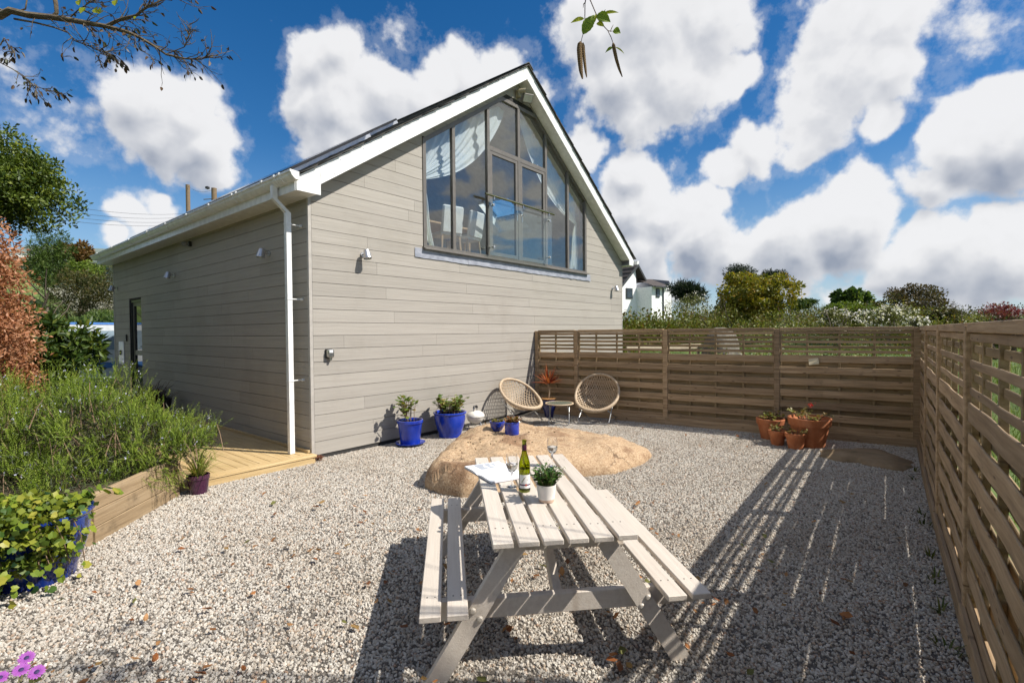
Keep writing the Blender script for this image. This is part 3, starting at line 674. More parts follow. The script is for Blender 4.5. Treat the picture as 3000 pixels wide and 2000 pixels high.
# ------------------------------------------------------------------ fences
FW = material('fence_wood', [(.23, .152, .08), (.35, .238, .132), (.45, .32, .19)], (1.6, 26, 30), 7, .8, .5, (2.5, 60, 70), rv=.24, dirt=((.17, .125, .065), 3.2, .6, .5))
FW_SHADE = material('fence_wood_recess_shade', [(.16, .11, .05), (.25, .175, .085), (.33, .24, .125)], (1.6, 26, 30), 7, .8, .5, (2.5, 60, 70), rv=.16, dirt=((.16, .125, .06), 3.2, .6, .45))  # darker copy of the fence wood: recess shade put into the colour
add_knots(FW, (4.2, .01, 16), (.09, .05, .025)); add_knots(FW_SHADE, (4.2, .01, 16), (.09, .05, .025))
def slat_mesh(name, L, h, th, bow, seed, mat, rib=False):
    r = random.Random(seed); n = 12; V = []; F = []; ph = r.uniform(0, 6)
    for i in range(n + 1):
        t = i / n; x = t * L
        y = bow * math.sin(math.pi * t * 4 + ph) * math.sin(math.pi * t) ; z = (bow * .9) * math.sin(t * 5 + ph * 2) * math.sin(math.pi * t)
        c = .004
        V += [(x, y, z + c), (x, y + c, z), (x, y + th - c, z), (x, y + th, z + c), (x, y + th, z + h - c), (x, y + th - c, z + h), (x, y + c, z + h), (x, y, z + h - c)]
    for i in range(n):
        for j in range(8): F.append((i * 8 + j, (i + 1) * 8 + j, (i + 1) * 8 + (j + 1) % 8, i * 8 + (j + 1) % 8))
    F += [tuple(range(8)), tuple(range(n * 8, n * 8 + 8))[::-1]]
    return MB().add(V, F).mesh(name, mat)
SLATS = {}
def slat(kind, L, k):
    key = (kind, round(L, 2), k)
    if key not in SLATS:
        h, th, bow, mt = {'front': (.115, .012, .004, FW), 'back': (.152, .012, .003, FW_SHADE), 'narrow': (.046, .011, .003, FW), 'narrow_back': (.046, .011, .003, FW_SHADE)}[kind]
        SLATS[key] = slat_mesh('slat', L, h, th, bow, int(L * 100) + k * 17 + len(kind), mt)
    return SLATS[key]
def fence(name, pts, label, base, wav):
    f = empty(name, (pts[0][0], pts[0][1], 0), label, 'fence'); o = Vector((pts[0][0], pts[0][1], 0)); TOP = 1.80
    post = MB().cbox((-.042, -.045, -.05), (.042, .045, TOP - .012), .005).mesh('post', FW)
    side = None
    for i, (a, b) in enumerate(zip(pts, pts[1:])):
        a = Vector((a[0], a[1], 0)); b = Vector((b[0], b[1], 0)); d = b - a; ang = math.atan2(d.y, d.x); L = d.length
        inst('post', post, f, a - o + Vector((0, 0, rnd.uniform(-.008, .004))), (0, 0, ang))
        p = sub('fence_panel', f, a - o); p.rotation_euler = (0, 0, ang)
        l0 = .044; LL = L - .088; dz = rnd.uniform(-.006, .006) * wav
        # local frame: x along the panel, +y away from the yard (the yard lies at -y)
        sgn = 1.
        for kz in range(7):
            z = TOP - (.46 + kz * .188) - .115 + dz
            if z < .05: continue
            inst('slat', slat('front', LL, kz % 4), p, (l0, -.030, z + rnd.uniform(-.006, .006) * wav), (rnd.uniform(-.02, .02), 0, rnd.uniform(-.0012, .0012) * wav))
        for kz in range(7):
            z = TOP - (.46 + .115 - .0565 + kz * .188) - .152 + dz
            if z < .02: continue
            inst('slat', slat('back', LL, kz % 3), p, (l0, .018, z + rnd.uniform(-.007, .007) * wav), (rnd.uniform(-.02, .02), 0, 0))
        inst('slat', slat('narrow', LL, 0), p, (l0, -.024, TOP - .108))
        for kz in range(4):
            fr = kz % 2 == 1
            inst('slat', slat('narrow' if fr else 'narrow_back', LL, kz), p, (l0, -.024 if fr else -.008, TOP - (.135 + kz * .078) - .046 + rnd.uniform(-.005, .005) * wav), (0, 0, rnd.uniform(-.001, .001) * wav))
        fr_ = (.0, .22, .475, .735, 1.) if LL > 1.3 else (0., .48, 1.)
        for u in fr_:
            x = l0 + .012 + (LL - .024) * u
            MB().cbox((x - .016, -.0175, .10), (x + .016, .0175, TOP - .058), .003).obj('batten', FW_SHADE, p)
        MB().cbox((l0, -.04, TOP - .056), (l0 + LL, .042, TOP), .004).obj('top_rail', FW, p)
        MB().cbox((l0, -.03, .10), (l0 + LL, .03, .145), .004).obj('bottom_rail', FW, p)
        MB().cbox((l0 - .044, -.062, -.04), (l0 + LL + .044, -.034, .135 + rnd.uniform(-.012, .01)), .004).obj('gravel_board', FW, p)
    e = pts[-1]; d = Vector((pts[-1][0] - pts[-2][0], pts[-1][1] - pts[-2][1], 0))
    inst('post', post, f, Vector((e[0], e[1], 0)) - o, (0, 0, math.atan2(d.y, d.x)))
    return f
# the run order keeps the yard on the -y side of every panel: the back fence runs towards the house
fence('back_fence', [(5.215, -.05), (5.325, -.99), (5.535, -2.82), (5.745, -4.67), (5.962, -6.50)],
      'brown slatted timber fence running from the house to the far corner', 0, 1.)
fence('side_fence', [(5.99, -6.56), (4.11, -6.63), (2.26, -6.715), (.41, -6.815), (-1.44, -6.92), (-3.29, -7.02), (-5.14, -7.12)],
      'brown slatted timber fence along the right, casting striped shade', 1, 1.9)
t = empty('wood_offcut', (5.80, -5.205, 1.19), 'pale square wood offcut tucked into the far fence slats', 'wood block')
m = Matrix.Translation((-.06, 0, .05)) @ Matrix.Rotation(R(96), 4, 'Z') @ Matrix.Rotation(R(9), 4, 'Y') @ Matrix.Rotation(R(30), 4, 'X')
MB().cbox((-.07, -.015, -.05), (.07, .015, .06), .003, m).obj('block', plain('pale_wood', (.62, .52, .33), .7), t)

# ------------------------------------------------------------------ picnic table
TP = material('table_paint', [(.52, .455, .385), (.575, .51, .435), (.61, .55, .475)], (2, 40, 40), 6, .5, .22, (3, 90, 90), rv=.03, spec=.35, dirt=((.36, .29, .215), 9., .63, .55))
add_knots(TP, (1.3, 5., .01), (.40, .33, .26))
def picnic_table():
    a = math.atan2(.727, .686)                              # local +x runs to the far end, +y to the left of it
    T = empty('picnic_table', (-.932, -4.607, 0), 'off-white painted picnic table with attached benches on the gravel', 'picnic table', None, a)
    plank = MB().cbox((-.848, -.0515, -.028), (.848, .0515, 0), .0035).mesh('tabletop_plank', TP)
    for i in range(6): inst('tabletop_plank', plank, T, (rnd.uniform(-.008, .008), (i - 2.5) * .1275, .74), (0, 0, rnd.uniform(-.003, .003)))
    seat = MB().cbox((-.86, -.0515, -.03), (.86, .0515, 0), .0035).mesh('seat_plank', TP)
    for y in (.49 + .053, .61 + .065): inst('seat_plank', seat, T, (-.02, y, .42)); inst('seat_plank', seat, T, (.0, -y - .03, .42))
    nl = MB().lathe([(.0045, 0), (.0045, .001)], 8).mesh('nail', plain('nail', (.07, .06, .05), .6))
    for i in range(6):
        for x in (-.67, .67):
            for dy in (-.02, .02): inst('nail', nl, T, (x + rnd.uniform(-.01, .01), (i - 2.5) * .1275 + dy, .7401))
    for y in (.543, .675, -.573, -.705):
        for x in (-.70, .66):
            for dy in (-.02, .02): inst('nail', nl, T, (x, y + dy, .4201))
    bolt = MB(); bolt.lathe([(.017, 0), (.017, .004), (.011, .011), (.001, .012)], 12); bolt = bolt.mesh('bolt', plain('bolt', (.50, .45, .38), .45), True)
    for s in (-1, 1):
        x0 = s * .715
        for q in (-1, 1):                                   # splayed legs, cut level at the ground
            yb, yt = q * .655, q * .215; w = .057
            V = []
            for x in (x0 - .022, x0 + .022): V += [(x, yb - w, 0.), (x, yb + w, 0.), (x, yt + w, .705), (x, yt - w, .705)]
            MB().add(V, [(0, 1, 2, 3), (7, 6, 5, 4), (0, 4, 5, 1), (1, 5, 6, 2), (2, 6, 7, 3), (3, 7, 4, 0)]).obj('leg', TP, T)
        xi = x0 - s * .045
        MB().cbox((xi - .022, -.75, .285), (xi + .022, .71, .388), .004).obj('seat_beam', TP, T)
        MB().cbox((xi - .022, -.35, .625), (xi + .022, .35, .711), .004).obj('top_beam', TP, T)
        for q in (-1, 1):
            for (z, dy) in ((.355, -.02), (.31, .02)):
                yy = q * (.655 - (.655 - .215) * z / .705) - q * dy * 1.6
                inst('bolt', bolt, T, (x0 + s * .0225, yy, z), (0, R(90) * s, 0))
        V = []; st = (s * .65, .30); en = (s * .06, .695); w = .045   # raking brace from the beam to the middle batten
        d = Vector((en[0] - st[0], 0, en[1] - st[1])).normalized(); n = Vector((-d.z, 0, d.x)) * w
        for y in (-.022 - .046 * (s > 0), .022 - .046 * (s > 0)):
            for p in (Vector((st[0], 0, st[1])) - n, Vector((en[0], 0, en[1])) - n, Vector((en[0], 0, en[1])) + n, Vector((st[0], 0, st[1])) + n): V.append((p.x, y, min(p.z, .708)))
        MB().add(V, [(0, 1, 2, 3), (7, 6, 5, 4), (0, 4, 5, 1), (1, 5, 6, 2), (2, 6, 7, 3), (3, 7, 4, 0)]).obj('brace', TP, T)
    MB().cbox((-.022, -.33, .655), (.022, .33, .7115), .003).obj('middle_batten', TP, T)
    return T
picnic_table()

# ------------------------------------------------------------------ things on the table
def local_plant(parent, n, H, spread, leaf, mat, stem, seed, nl=5, up=.5, z0=0., r0=.03, name='foliage'):
    r = np.random.RandomState(seed); sm = MB(); V = []; F = []; T = []
    for i in range(n):
        a = r.rand() * 6.28; b = np.array([math.cos(a), math.sin(a), 0]) * r0 * r.rand() ** .5; h = H * r.uniform(.5, 1.); out = np.array([math.cos(a), math.sin(a), 0]) * spread * r.rand()
        pts = [b + out * t ** 1.6 + np.array([0, 0, h * t + z0]) + r.randn(3) * .006 * t for t in np.linspace(0, 1, 5)]
        sm.tube([Vector(p) for p in pts], [leaf * .07 + .0012] * 4 + [.001], 4, False)
        for j in range(nl):
            t = r.uniform(up, 1.); k = min(3, int(t * 4)); p = pts[k] + (pts[k + 1] - pts[k]) * (t * 4 - k)
            az = r.rand() * 6.28; el = r.uniform(-.3, .9); d = np.array([math.cos(az) * math.cos(el), math.sin(az) * math.cos(el), math.sin(el)])
            s = np.cross(d, [0, 0, 1.]); s /= np.linalg.norm(s) + 1e-6; nn = np.cross(s, d); L = leaf * r.uniform(.6, 1.2); k0 = len(V); q = p + d * leaf * .25; wv = L * .46
            V += [q, q + d * L * .35 + s * wv + nn * L * .10, q + d * L * .8 + s * wv * .72 + nn * L * .05, q + d * L, q + d * L * .8 - s * wv * .72 + nn * L * .05, q + d * L * .35 - s * wv + nn * L * .10]
            F += [(k0, k0 + 1, k0 + 2, k0 + 3), (k0, k0 + 3, k0 + 4, k0 + 5)]; T += [r.rand()] * 6
    o = npmesh(name, V, F, mat, parent, T, kind='stuff'); sm.obj('stems', stem, parent, kind='stuff')
    return o
GERA = leafmat('geranium_leaf', [(.06, .11, .02), (.12, .19, .035), (.22, .27, .05), (.30, .20, .05)])
GREEN = leafmat('herb_leaf', [(.03, .09, .015), (.06, .15, .025), (.12, .22, .05)])
STEM = plain('stem', (.14, .13, .05), .8); BSTEM = plain('brown_stem', (.20, .13, .08), .8); SOIL = plain('soil', (.05, .035, .025), .95)
BOTTLE = glassmat('bottle_glass', (.50, .55, .04), 0., 1.45)
def table_things():
    z = .7405
    t = empty('wine_bottle', (-1.053, -4.597, z), 'green wine bottle with a white label on the picnic table', 'bottle')
    pr = [(.001, .004), (.03, .0), (.0365, .004), (.0375, .012), (.0375, .165), (.036, .185), (.028, .215), (.0185, .245), (.0148, .27), (.0142, .318), (.0155, .32), (.0155, .332), (.0125, .333), (.0118, .3), (.0125, .27), (.016, .245), (.0255, .214), (.0335, .186), (.035, .165), (.035, .014), (.03, .010), (.001, .016)]
    MB().lathe(pr, 32).obj('glass', BOTTLE, t, True, ang=60)
    MB().lathe([(.001, .0165), (.0345, .0165), (.0345, .15), (.001, .15)], 28).obj('wine', glassmat('wine', (.62, .60, .16), 0., 1.33), t, True)
    MB().lathe([(.0148, .262), (.0152, .263), (.0152, .30), (.0148, .301)], 24).obj('capsule', plain('capsule_purple', (.06, .012, .035), .35), t, True)
    cd_ = math.atan2(CP.y + 4.597, CP.x + 1.053)
    def wrap(name, z0, z1, a0, a1, rr, mat, k=20):
        V = []
        for j in range(k + 1):
            a = cd_ + a0 + (a1 - a0) * j / k; V += [(rr * math.cos(a), rr * math.sin(a), z0), (rr * math.cos(a), rr * math.sin(a), z1)]
        return MB().add(V, [(2 * j, 2 * j + 2, 2 * j + 3, 2 * j + 1) for j in range(k)]).obj(name, mat, t, True)
    wrap('label', .028, .115, -1.0, 1.25, .0378, plain('label_white', (.82, .80, .78), .6))
    wrap('label_band', .046, .055, -1.0, 1.25, .0380, plain('label_band', (.07, .02, .08), .5)); wrap('label_seal', .044, .057, .12, .38, .0382, plain('label_red', (.5, .08, .03), .5), 6)
    # sprig drawn on the label: slim olive leaves
    for (a, zz, da, dz, mt) in ((-.25, .108, .5, -.03, (.25, .2, .15)), (-.05, .1, .55, -.036, (.32, .25, .2)), (.1, .1, .45, -.045, (.25, .3, .12)), (.2, .085, .4, -.02, (.35, .38, .2)), (-.75, .086, .4, -.006, (.5, .5, .52))):
        V = []; k = 8
        for j in range(k + 1):
            u = j / k; an = cd_ - (a + da * u); w_ = .0028 * math.sin(math.pi * u) + .0003; V += [(.0381 * math.cos(an), .0381 * math.sin(an), zz + dz * u - w_), (.0381 * math.cos(an), .0381 * math.sin(an), zz + dz * u + w_)]
        MB().add(V, [(2 * j, 2 * j + 2, 2 * j + 3, 2 * j + 1) for j in range(k)]).obj('label_leaf', plain('label_ink%.2f' % a, mt, .6), t)
    CLEAR = glassmat('clear_glass', (1, 1, 1), 0., 1.45); WATER = glassmat('drink', (.96, .98, 1.), 0., 1.33)
    def glass(x, y, lab):
        g = empty('wine_glass', (x, y, z), lab, 'wine glass', 'wine glasses on the picnic table')
        pr = [(.001, .0), (.036, .0), (.037, .002), (.02, .005), (.005, .012), (.0038, .03), (.0038, .085), (.008, .096), (.024, .108), (.037, .13), (.0415, .155), (.039, .19), (.0345, .218), (.0335, .218), (.038, .19), (.0403, .155), (.0355, .131), (.022, .110), (.001, .102)]
        MB().lathe(pr, 32).obj('bowl', CLEAR, g, True, ang=60)
        MB().lathe([(.001, .1025), (.0218, .1105), (.0352, .1312), (.0398, .152), (.001, .152)], 28).obj('drink', WATER, g, True, ang=40)
    glass(-1.031, -4.473, 'wine glass beside the open book, left of the bottle'); glass(-.456, -4.399, 'wine glass behind the potted herb, right of the bottle')
    # open book
    P = [Vector((-.912, -3.922)), Vector((-.632, -3.999)), Vector((-.80, -4.335)), Vector((-1.077, -4.419))]
    c = (P[0] + P[1] + P[2] + P[3]) / 4; ax = ((P[3] + P[2]) - (P[0] + P[1])).normalized(); t = empty('open_book', (c.x, c.y, z), 'open book with white pages lying on the picnic table', 'book', None, math.atan2(ax.y, ax.x))
    pap = plain('paper', (.80, .80, .82), .7); ink = plain('print', (.42, .45, .50), .7); cov = plain('book_cover', (.10, .07, .09), .5)
    hw, hh = .225, .145
    for s in (-1, 1):
        V = []; k = 14
        for j in range(k + 1):
            u = j / k; x = s * (.002 + u * hw); zt = .006 + .016 * math.sin(min(1, u * 2.4) * math.pi / 2) * (1 - .35 * u)
            V += [(x, -hh, .003), (x, hh, .003), (x, hh, zt), (x, -hh, zt)]
        F = [(i * 4 + j, i * 4 + 4 + j, i * 4 + 4 + (j + 1) % 4, i * 4 + (j + 1) % 4) for i in range(k) for j in range(4)] + [(0, 1, 2, 3), tuple(range(k * 4, k * 4 + 4))]
        pg = MB().add(V, F).obj('pages', pap, t, True)
        def zt(u): return .0066 + .016 * math.sin(min(1, u * 2.4) * math.pi / 2) * (1 - .35 * u)
        r = random.Random(4 + s)
        items = [(.28, .95, -.08, -.02), (.3, .9, .0, .035), (.45, .8, .05, .075)] if s < 0 else [(.15, .85, -.11 + i * .018, -.104 + i * .018) for i in range(11)]
        for (u0, u1, y0, y1) in items:
            if s > 0: u1 = u0 + (u1 - u0) * r.uniform(.55, 1)
            V = []
            for j in range(9):
                u = u0 + (u1 - u0) * j / 8; x = s * (.002 + u * hw); V += [(x, y0, zt(u) + .0004), (x, y1 if s > 0 else y1 + .012 * math.sin(u * 9), zt(u) + .0004)]
            MB().add(V, [(2 * j, 2 * j + 2, 2 * j + 3, 2 * j + 1) for j in range(8)]).obj('print', ink if s < 0 else plain('text_grey', (.62, .62, .64), .7), pg)
        MB().cbox((s * .002, -hh - .004, .0), (s * (hw + .005), hh + .004, .0028), .0008).obj('cover', cov, t)
    t = empty('herb_pot', (-1.126, -4.822, z), 'white ribbed pot of flowering green herb on the picnic table', 'potted plant')
    pr = [(.001, 0), (.040, 0), (.0455, .004), (.048, .018), (.049, .022)]
    n = 11
    for i in range(n): zz = .024 + i * .0075; rr = .049 + .010 * i / n; pr += [(rr + .0012, zz), (rr + .0012, zz + .004), (rr - .0006, zz + .0055)]
    pr += [(.060, .108), (.0575, .108), (.055, .09), (.001, .088)]
    MB().lathe(pr, 36).obj('pot', plain('pot_white', (.72, .68, .63), .55), t, True, ang=25)
    MB().lathe([(.0405, .0005), (.0461, .004), (.0487, .019)], 36).obj('bare_base', plain('bare_clay', (.55, .40, .30), .7), t, True)
    local_plant(t, 70, .125, .075, .021, GREEN, STEM, 11, 11, .25, .085, .035)
    fl = leafmat('tiny_flower', [(.80, .80, .70), (.85, .85, .8)], .3)
    r = np.random.RandomState(5); sm = MB(); V = []; F = []; T = []
    for (dx, dy, h) in ((-.045, .01, .205), (-.03, .03, .19), (-.02, .0, .215), (-.055, -.01, .185), (.075, -.06, .19), (.085, -.07, .2)):
        sm.tube([(dx * .2, dy * .2, .09), (dx * .7, dy * .7, h * .6), (dx, dy, h)], .0011, 4, False)
        for j in range(9):
            p = np.array([dx, dy, h]) + r.randn(3) * .007; d = r.randn(3); d /= np.linalg.norm(d); s = np.cross(d, r.randn(3)); s /= np.linalg.norm(s); k0 = len(V); V += [p, p + d * .005 + s * .003, p + d * .009, p + d * .005 - s * .003]; F.append((k0, k0 + 1, k0 + 2, k0 + 3)); T += [r.rand()] * 4
    npmesh('blossom', V, F, fl, t, T, kind='stuff'); sm.obj('flower_stems', STEM, t, kind='stuff')
table_things()

# ------------------------------------------------------------------ rocks
ROCK = material('granite', [(.18, .105, .055), (.37, .245, .14), (.47, .335, .205), (.57, .45, .32)], (48, 48, 48), 10, .92, 1., (60, 60, 60), dirt=((.19, .10, .05), 2.1, .50, .75))
add_cracks(ROCK, 1.1, (.10, .06, .035))
def noise3(x, y, z):
    return (math.sin(x * 2.1 + 1.3 * math.sin(y * 1.7)) + math.sin(y * 2.7 + 1.1 * math.sin(z * 2.3 + x)) + math.sin(z * 3.1 + x * 1.9)) / 3
BF = [(.14, -2.2), (.10, -2.5), (.16, -2.8), (.45, -3.02), (1.0, -3.2), (1.62, -3.41), (1.95, -3.64), (2.6, -3.72), (3.05, -3.65), (3.32, -3.48), (3.46, -3.2), (3.44, -2.7), (3.42, -2.1), (3.40, -1.5), (3.1, -1.05), (2.7, -.86), (2.2, -.82), (1.6, -1.1), (1.05, -1.5), (.5, -1.9)]
BC = (1.55, -2.3)
def bradius(a):
    best = 0.
    for i in range(len(BF)):
        p = Vector(BF[i]) - Vector(BC); q = Vector(BF[(i + 1) % len(BF)]) - Vector(BC); d = (math.cos(a), math.sin(a)); e = q - p
        den = d[0] * e.y - d[1] * e.x
        if abs(den) < 1e-9: continue
        t = (p.x * e.y - p.y * e.x) / den; u = (p.x * d[1] - p.y * d[0]) / den
        if t > 0 and -1e-6 <= u <= 1 + 1e-6: best = max(best, t)
    return best
_rs = np.random.RandomState(17); _lat = _rs.rand(64, 64)
def vnoise(x, y):                                        # smooth lattice noise, -1..1
    xi, yi = math.floor(x), math.floor(y); u, v = x - xi, y - yi; u = u * u * (3 - 2 * u); v = v * v * (3 - 2 * v)
    g = lambda i, j: _lat[(xi + i) % 64, (yi + j) % 64]
    return 2 * ((g(0, 0) * (1 - u) + g(1, 0) * u) * (1 - v) + (g(0, 1) * (1 - u) + g(1, 1) * u) * v) - 1
def boulder_z(x, y):
    dx, dy = x - BC[0], y - BC[1]; a = math.atan2(dy, dx); rr = math.hypot(dx, dy) / max(.05, bradius(a))
    if rr >= 1: return 0.
    base = min(.345 - .02 * dx + .01 * dy, .43 - .13 * dx, .41 + .10 * dy, .42 - .09 * dy)                                     # a tilted slab, higher to the left
    pw = 11. if dx < -.5 and dy < .4 else (7. if dx > .9 else 5.5)
    n = .045 * vnoise(x * 1.3 + 5, y * 1.3) + .05 * (.6 - abs(vnoise(x * 2.1, y * 2.1 + 9)) * 2) * (.4 + .6 * rr) + .020 * (.5 - abs(vnoise(x * 5, y * 5 + 3)) * 1.6) + .011 * vnoise(x * 15, y * 15) + .005 * vnoise(x * 36, y * 36)
    return (base + n) * (1 - rr ** pw) ** .6
def btop(x, y, r): return max(boulder_z(x + r * math.cos(a), y + r * math.sin(a)) for a in range(7)) - .012
def build_rocks():
    n, k = 300, 70; V = []; F = []
    Rr = [bradius(2 * math.pi * i / n) for i in range(n)]; Rr = [(Rr[i - 1] + 2 * Rr[i] + Rr[(i + 1) % n]) / 4 for i in range(n)]
    for j in range(k + 1):
        rr = (1 - (1 - j / k) ** 1.7)
        for i in range(n):
            a = 2 * math.pi * i / n; r_ = Rr[i] * rr; x = BC[0] + r_ * math.cos(a); y = BC[1] + r_ * math.sin(a)
            z = boulder_z(x, y) if rr < .999 else -.04
            if rr >= .999: x += .02 * noise3(x * 4, y * 4, 0); y += .02 * noise3(y * 4, x * 4, 3)
            if dark_cleft(x, y): z *= .6
            V.append((x, y, z))
    F = [(j * n + i, j * n + (i + 1) % n, (j + 1) * n + (i + 1) % n, (j + 1) * n + i) for j in range(k) for i in range(n)]
    t = npmesh('boulder', V, F, ROCK, smooth=True); tag(t, 'large low tan granite boulder half sunk in the gravel behind the picnic table', 'boulder')
    rk = material('brown_rock', [(.17, .115, .06), (.25, .175, .095), (.32, .235, .14)], (3, 3, 3), 8, .9, .7, (22, 22, 22), dirt=((.10, .09, .05), 2., .55, .6))  # the flat rock's own brown
    c = (4.75, -5.98); V = []; n, k = 64, 14
    for j in range(k + 1):
        rr = 1 - (1 - j / k) ** 1.6
        for i in range(n):
            a = 2 * math.pi * i / n; e = 1 + .14 * math.sin(3 * a + 1) + .08 * math.sin(5 * a) + .04 * math.sin(11 * a)
            x = c[0] + (.62 * math.cos(a) * .8 + .42 * math.sin(a) * .5) * rr * e; y = c[1] + (-.42 * math.cos(a) * .55 + .62 * math.sin(a)) * rr * e * .8
            V.append((x, y, .075 * (1 - rr ** 3) ** .7 + .012 * noise3(x * 4, y * 4, 0) * (1 - rr) if j < k else -.03))
    F = [(j * n + i, j * n + (i + 1) % n, (j + 1) * n + (i + 1) % n, (j + 1) * n + i) for j in range(k) for i in range(n)]
    tag(npmesh('flat_rock', V, F, rk, smooth=True), 'flat rock level with the gravel in the shade by the fence corner', 'rock')
def dark_cleft(x, y): return abs((x - .28) * .9 + (y + 2.62) * .5) < .035 and x < .7 and y < -2.3
build_rocks()

# ------------------------------------------------------------------ pots
GLAZE = material('cobalt_glaze', [(.006, .02, .20), (.01, .038, .36), (.016, .055, .44)], (5, 5, 3), 4, .16, .05, (9, 9, 9), coat=.6, rv=.12)
NAVY = material('navy_glaze', [(.006, .008, .05), (.012, .018, .11), (.02, .03, .16)], (8, 8, 3), 4, .15, .0, coat=.6)
TERRA = material('terracotta', [(.33, .10, .035), (.43, .145, .055), (.50, .20, .09)], (7, 7, 5), 6, .85, .3, (40, 40, 40), rv=.06, dirt=((.55, .42, .32), 5., .66, .5))
PLUM = material('plum_glaze', [(.035, .008, .03), (.06, .015, .045), (.09, .03, .06)], (8, 8, 2), 4, .2, .0, coat=.5)
def pot(name, loc, r, h, rb, mat, lab, rim=.025, style='cone', soil=.9, cat='plant pot', group=None, rz=None):
    t = empty(name, loc, lab, cat, group, rz if rz is not None else rnd.uniform(0, 6))
    if style == 'cone': pr = [(.001, 0), (rb, 0), (rb * 1.01, .004), (r * .93, h - rim * 2.0), (r, h - rim * 1.8), (r, h - .004), (r - .004, h), (r - .016, h), (r - .02, h - .01), (r * .86, h * soil), (.001, h * soil)]
    elif style == 'terra': pr = [(.001, 0), (rb, 0), (rb * 1.01, .004), (r * .88, h * .74), (r * .955, h * .742), (r, h - .012), (r - .006, h), (r - .024, h), (r - .026, h - .01), (r * .80, h * soil), (.001, h * soil)]
    elif style == 'round': pr = [(.001, 0), (rb, 0), (rb * 1.15, .01)] + [(rb + (r * .97 - rb) * math.sin(u * 1.57) ** .8, .01 + (h - .05) * u) for u in (.15, .3, .45, .6, .75, .9, 1.)] + [(r, h - .035), (r * 1.03, h - .02), (r * 1.02, h - .004), (r * .99, h), (r - .02, h - .004), (r * .88, h * soil), (.001, h * soil)]
    elif style == 'urn': pr = [(.001, 0), (rb, 0), (rb * 1.05, .015), (r * .75, h * .3), (r * 1.12, h * .62), (r * 1.2, h * .78), (r * 1.02, h * .93), (r * .95, h * .97), (r, h), (r - .02, h), (r * .8, h * .9), (.001, h * soil)]
    elif style == 'cyl': pr = [(.001, 0), (r * .93, 0), (r * .97, .008), (r, .02), (r, h - .006), (r - .004, h), (r - .012, h), (r - .014, h * soil), (.001, h * soil)]
    o = MB().lathe(pr, 48).obj('pot', mat, t, True, ang=32)
    MB().lathe([(.001, h * soil + .002), (r * .86, h * soil + .002)], 24).obj('soil', SOIL, t)
    return t
p = pot('blue_pot', (1.46, -.33, .0), .205, .385, .15, GLAZE, 'straight cobalt blue pot on a blue saucer, nearest the house corner')
MB().lathe([(.001, .0), (.19, .0), (.225, .018), (.235, .034), (.228, .036), (.2, .022), (.001, .02)], 40).obj('saucer', GLAZE, p, True)
p.location.z = .02; local_plant(p, 15, .42, .2, .075, GERA, BSTEM, 21, 9, .45, .34, .08)
p = pot('blue_pot', (2.29, -.36, .0), .275, .43, .165, GLAZE, 'largest cobalt blue pot by the gable wall, round bellied with leafy plant', style='round'); local_plant(p, 34, .33, .2, .07, GERA, BSTEM, 22, 12, .35, .37, .16)
p = pot('blue_bowl', (1.885, -1.787, btop(1.885, -1.787, .06)), .11, .14, .06, GLAZE, 'small round blue bowl planter standing on the boulder', style='round', soil=.93)
local_plant(p, 40, .03, .06, .022, leafmat('moss_leaf', [(.10, .10, .02), (.22, .18, .03), (.16, .16, .03)]), BSTEM, 23, 6, .3, .125, .07)
SUCC = leafmat('red_succulent', [(.12, .10, .02), (.22, .07, .025), (.30, .12, .04), (.16, .16, .04)])
p = pot('blue_cylinder_pot', (1.823, -2.115, btop(1.823, -2.115, .095)), .102, .185, .09, GLAZE, 'small blue cylinder pot with reddish succulent standing on the boulder', style='cyl', soil=.94); local_plant(p, 34, .07, .09, .035, SUCC, BSTEM, 24, 9, .3, .165, .07)
local_plant(p, 8, -.09, .11, .03, SUCC, BSTEM, 25, 8, .5, .185, .095, 'trailing_foliage')
p = pot('navy_urn', (4.86, -.60, 0), .14, .385, .085, NAVY, 'dark blue urn holding the red cordyline in the fence corner', style='urn'); CORDP = p
MB().lathe([(.115, .375), (.15, .378), (.158, .395), (.145, .402), (.118, .395)], 32).obj('rim_ring', plain('ochre_rim', (.42, .22, .08), .6), p, True)
def cordyline():
    c = empty('cordyline_plant', (4.86, -.60, .37), 'spiky red cordyline with a bare stem in the dark blue urn', 'plant'); sm = MB(); sm.tube([(0, 0, 0), (.01, 0, .15), (.0, .01, .33)], [.022, .019, .022], 8); sm.obj('trunk', plain('cordyline_trunk', (.30, .22, .14), .9), c)
    r = random.Random(9); CRED = leafmat('cordyline_leaf', [(.11, .012, .008), (.24, .035, .015), (.36, .09, .03), (.42, .17, .06)], .3, .45)
    for i in range(62):
        az = i * 2.399 + r.uniform(-.2, .2); el = R(r.uniform(8, 86)); L = r.uniform(.30, .44); w = .0135; V = []; n = 6; d0 = Vector((math.cos(az), math.sin(az), 0)); s = Vector((-math.sin(az), math.cos(az), 0)); p0 = Vector((0, 0, .33)) + d0 * .012; p_ = p0.copy(); e = el
        for j in range(n + 1):
            t = j / n; ww = w * (math.sin(math.pi * min(1, t * .85 + .12)) + .05) * (1 - t ** 4); q = d0 * math.cos(e) + Vector((0, 0, math.sin(e))); nn = s.cross(q)
            V += [tuple(p_ - s * ww + nn * ww * .35), tuple(p_), tuple(p_ + s * ww + nn * ww * .35)]
            p_ = p_ + q * L / n; e -= (.10 if el < 1.1 else .03) * (t + .2)
        F = [(j * 3 + k, j * 3 + k + 1, j * 3 + k + 4, j * 3 + k + 3) for j in range(n) for k in range(2)]
        npmesh('leaf', V, F, CRED, c, [r.random()] * len(V), True)
cordyline()
RGERA = leafmat('faded_geranium', [(.10, .12, .02), (.20, .20, .04), (.26, .14, .06), (.22, .25, .06)])
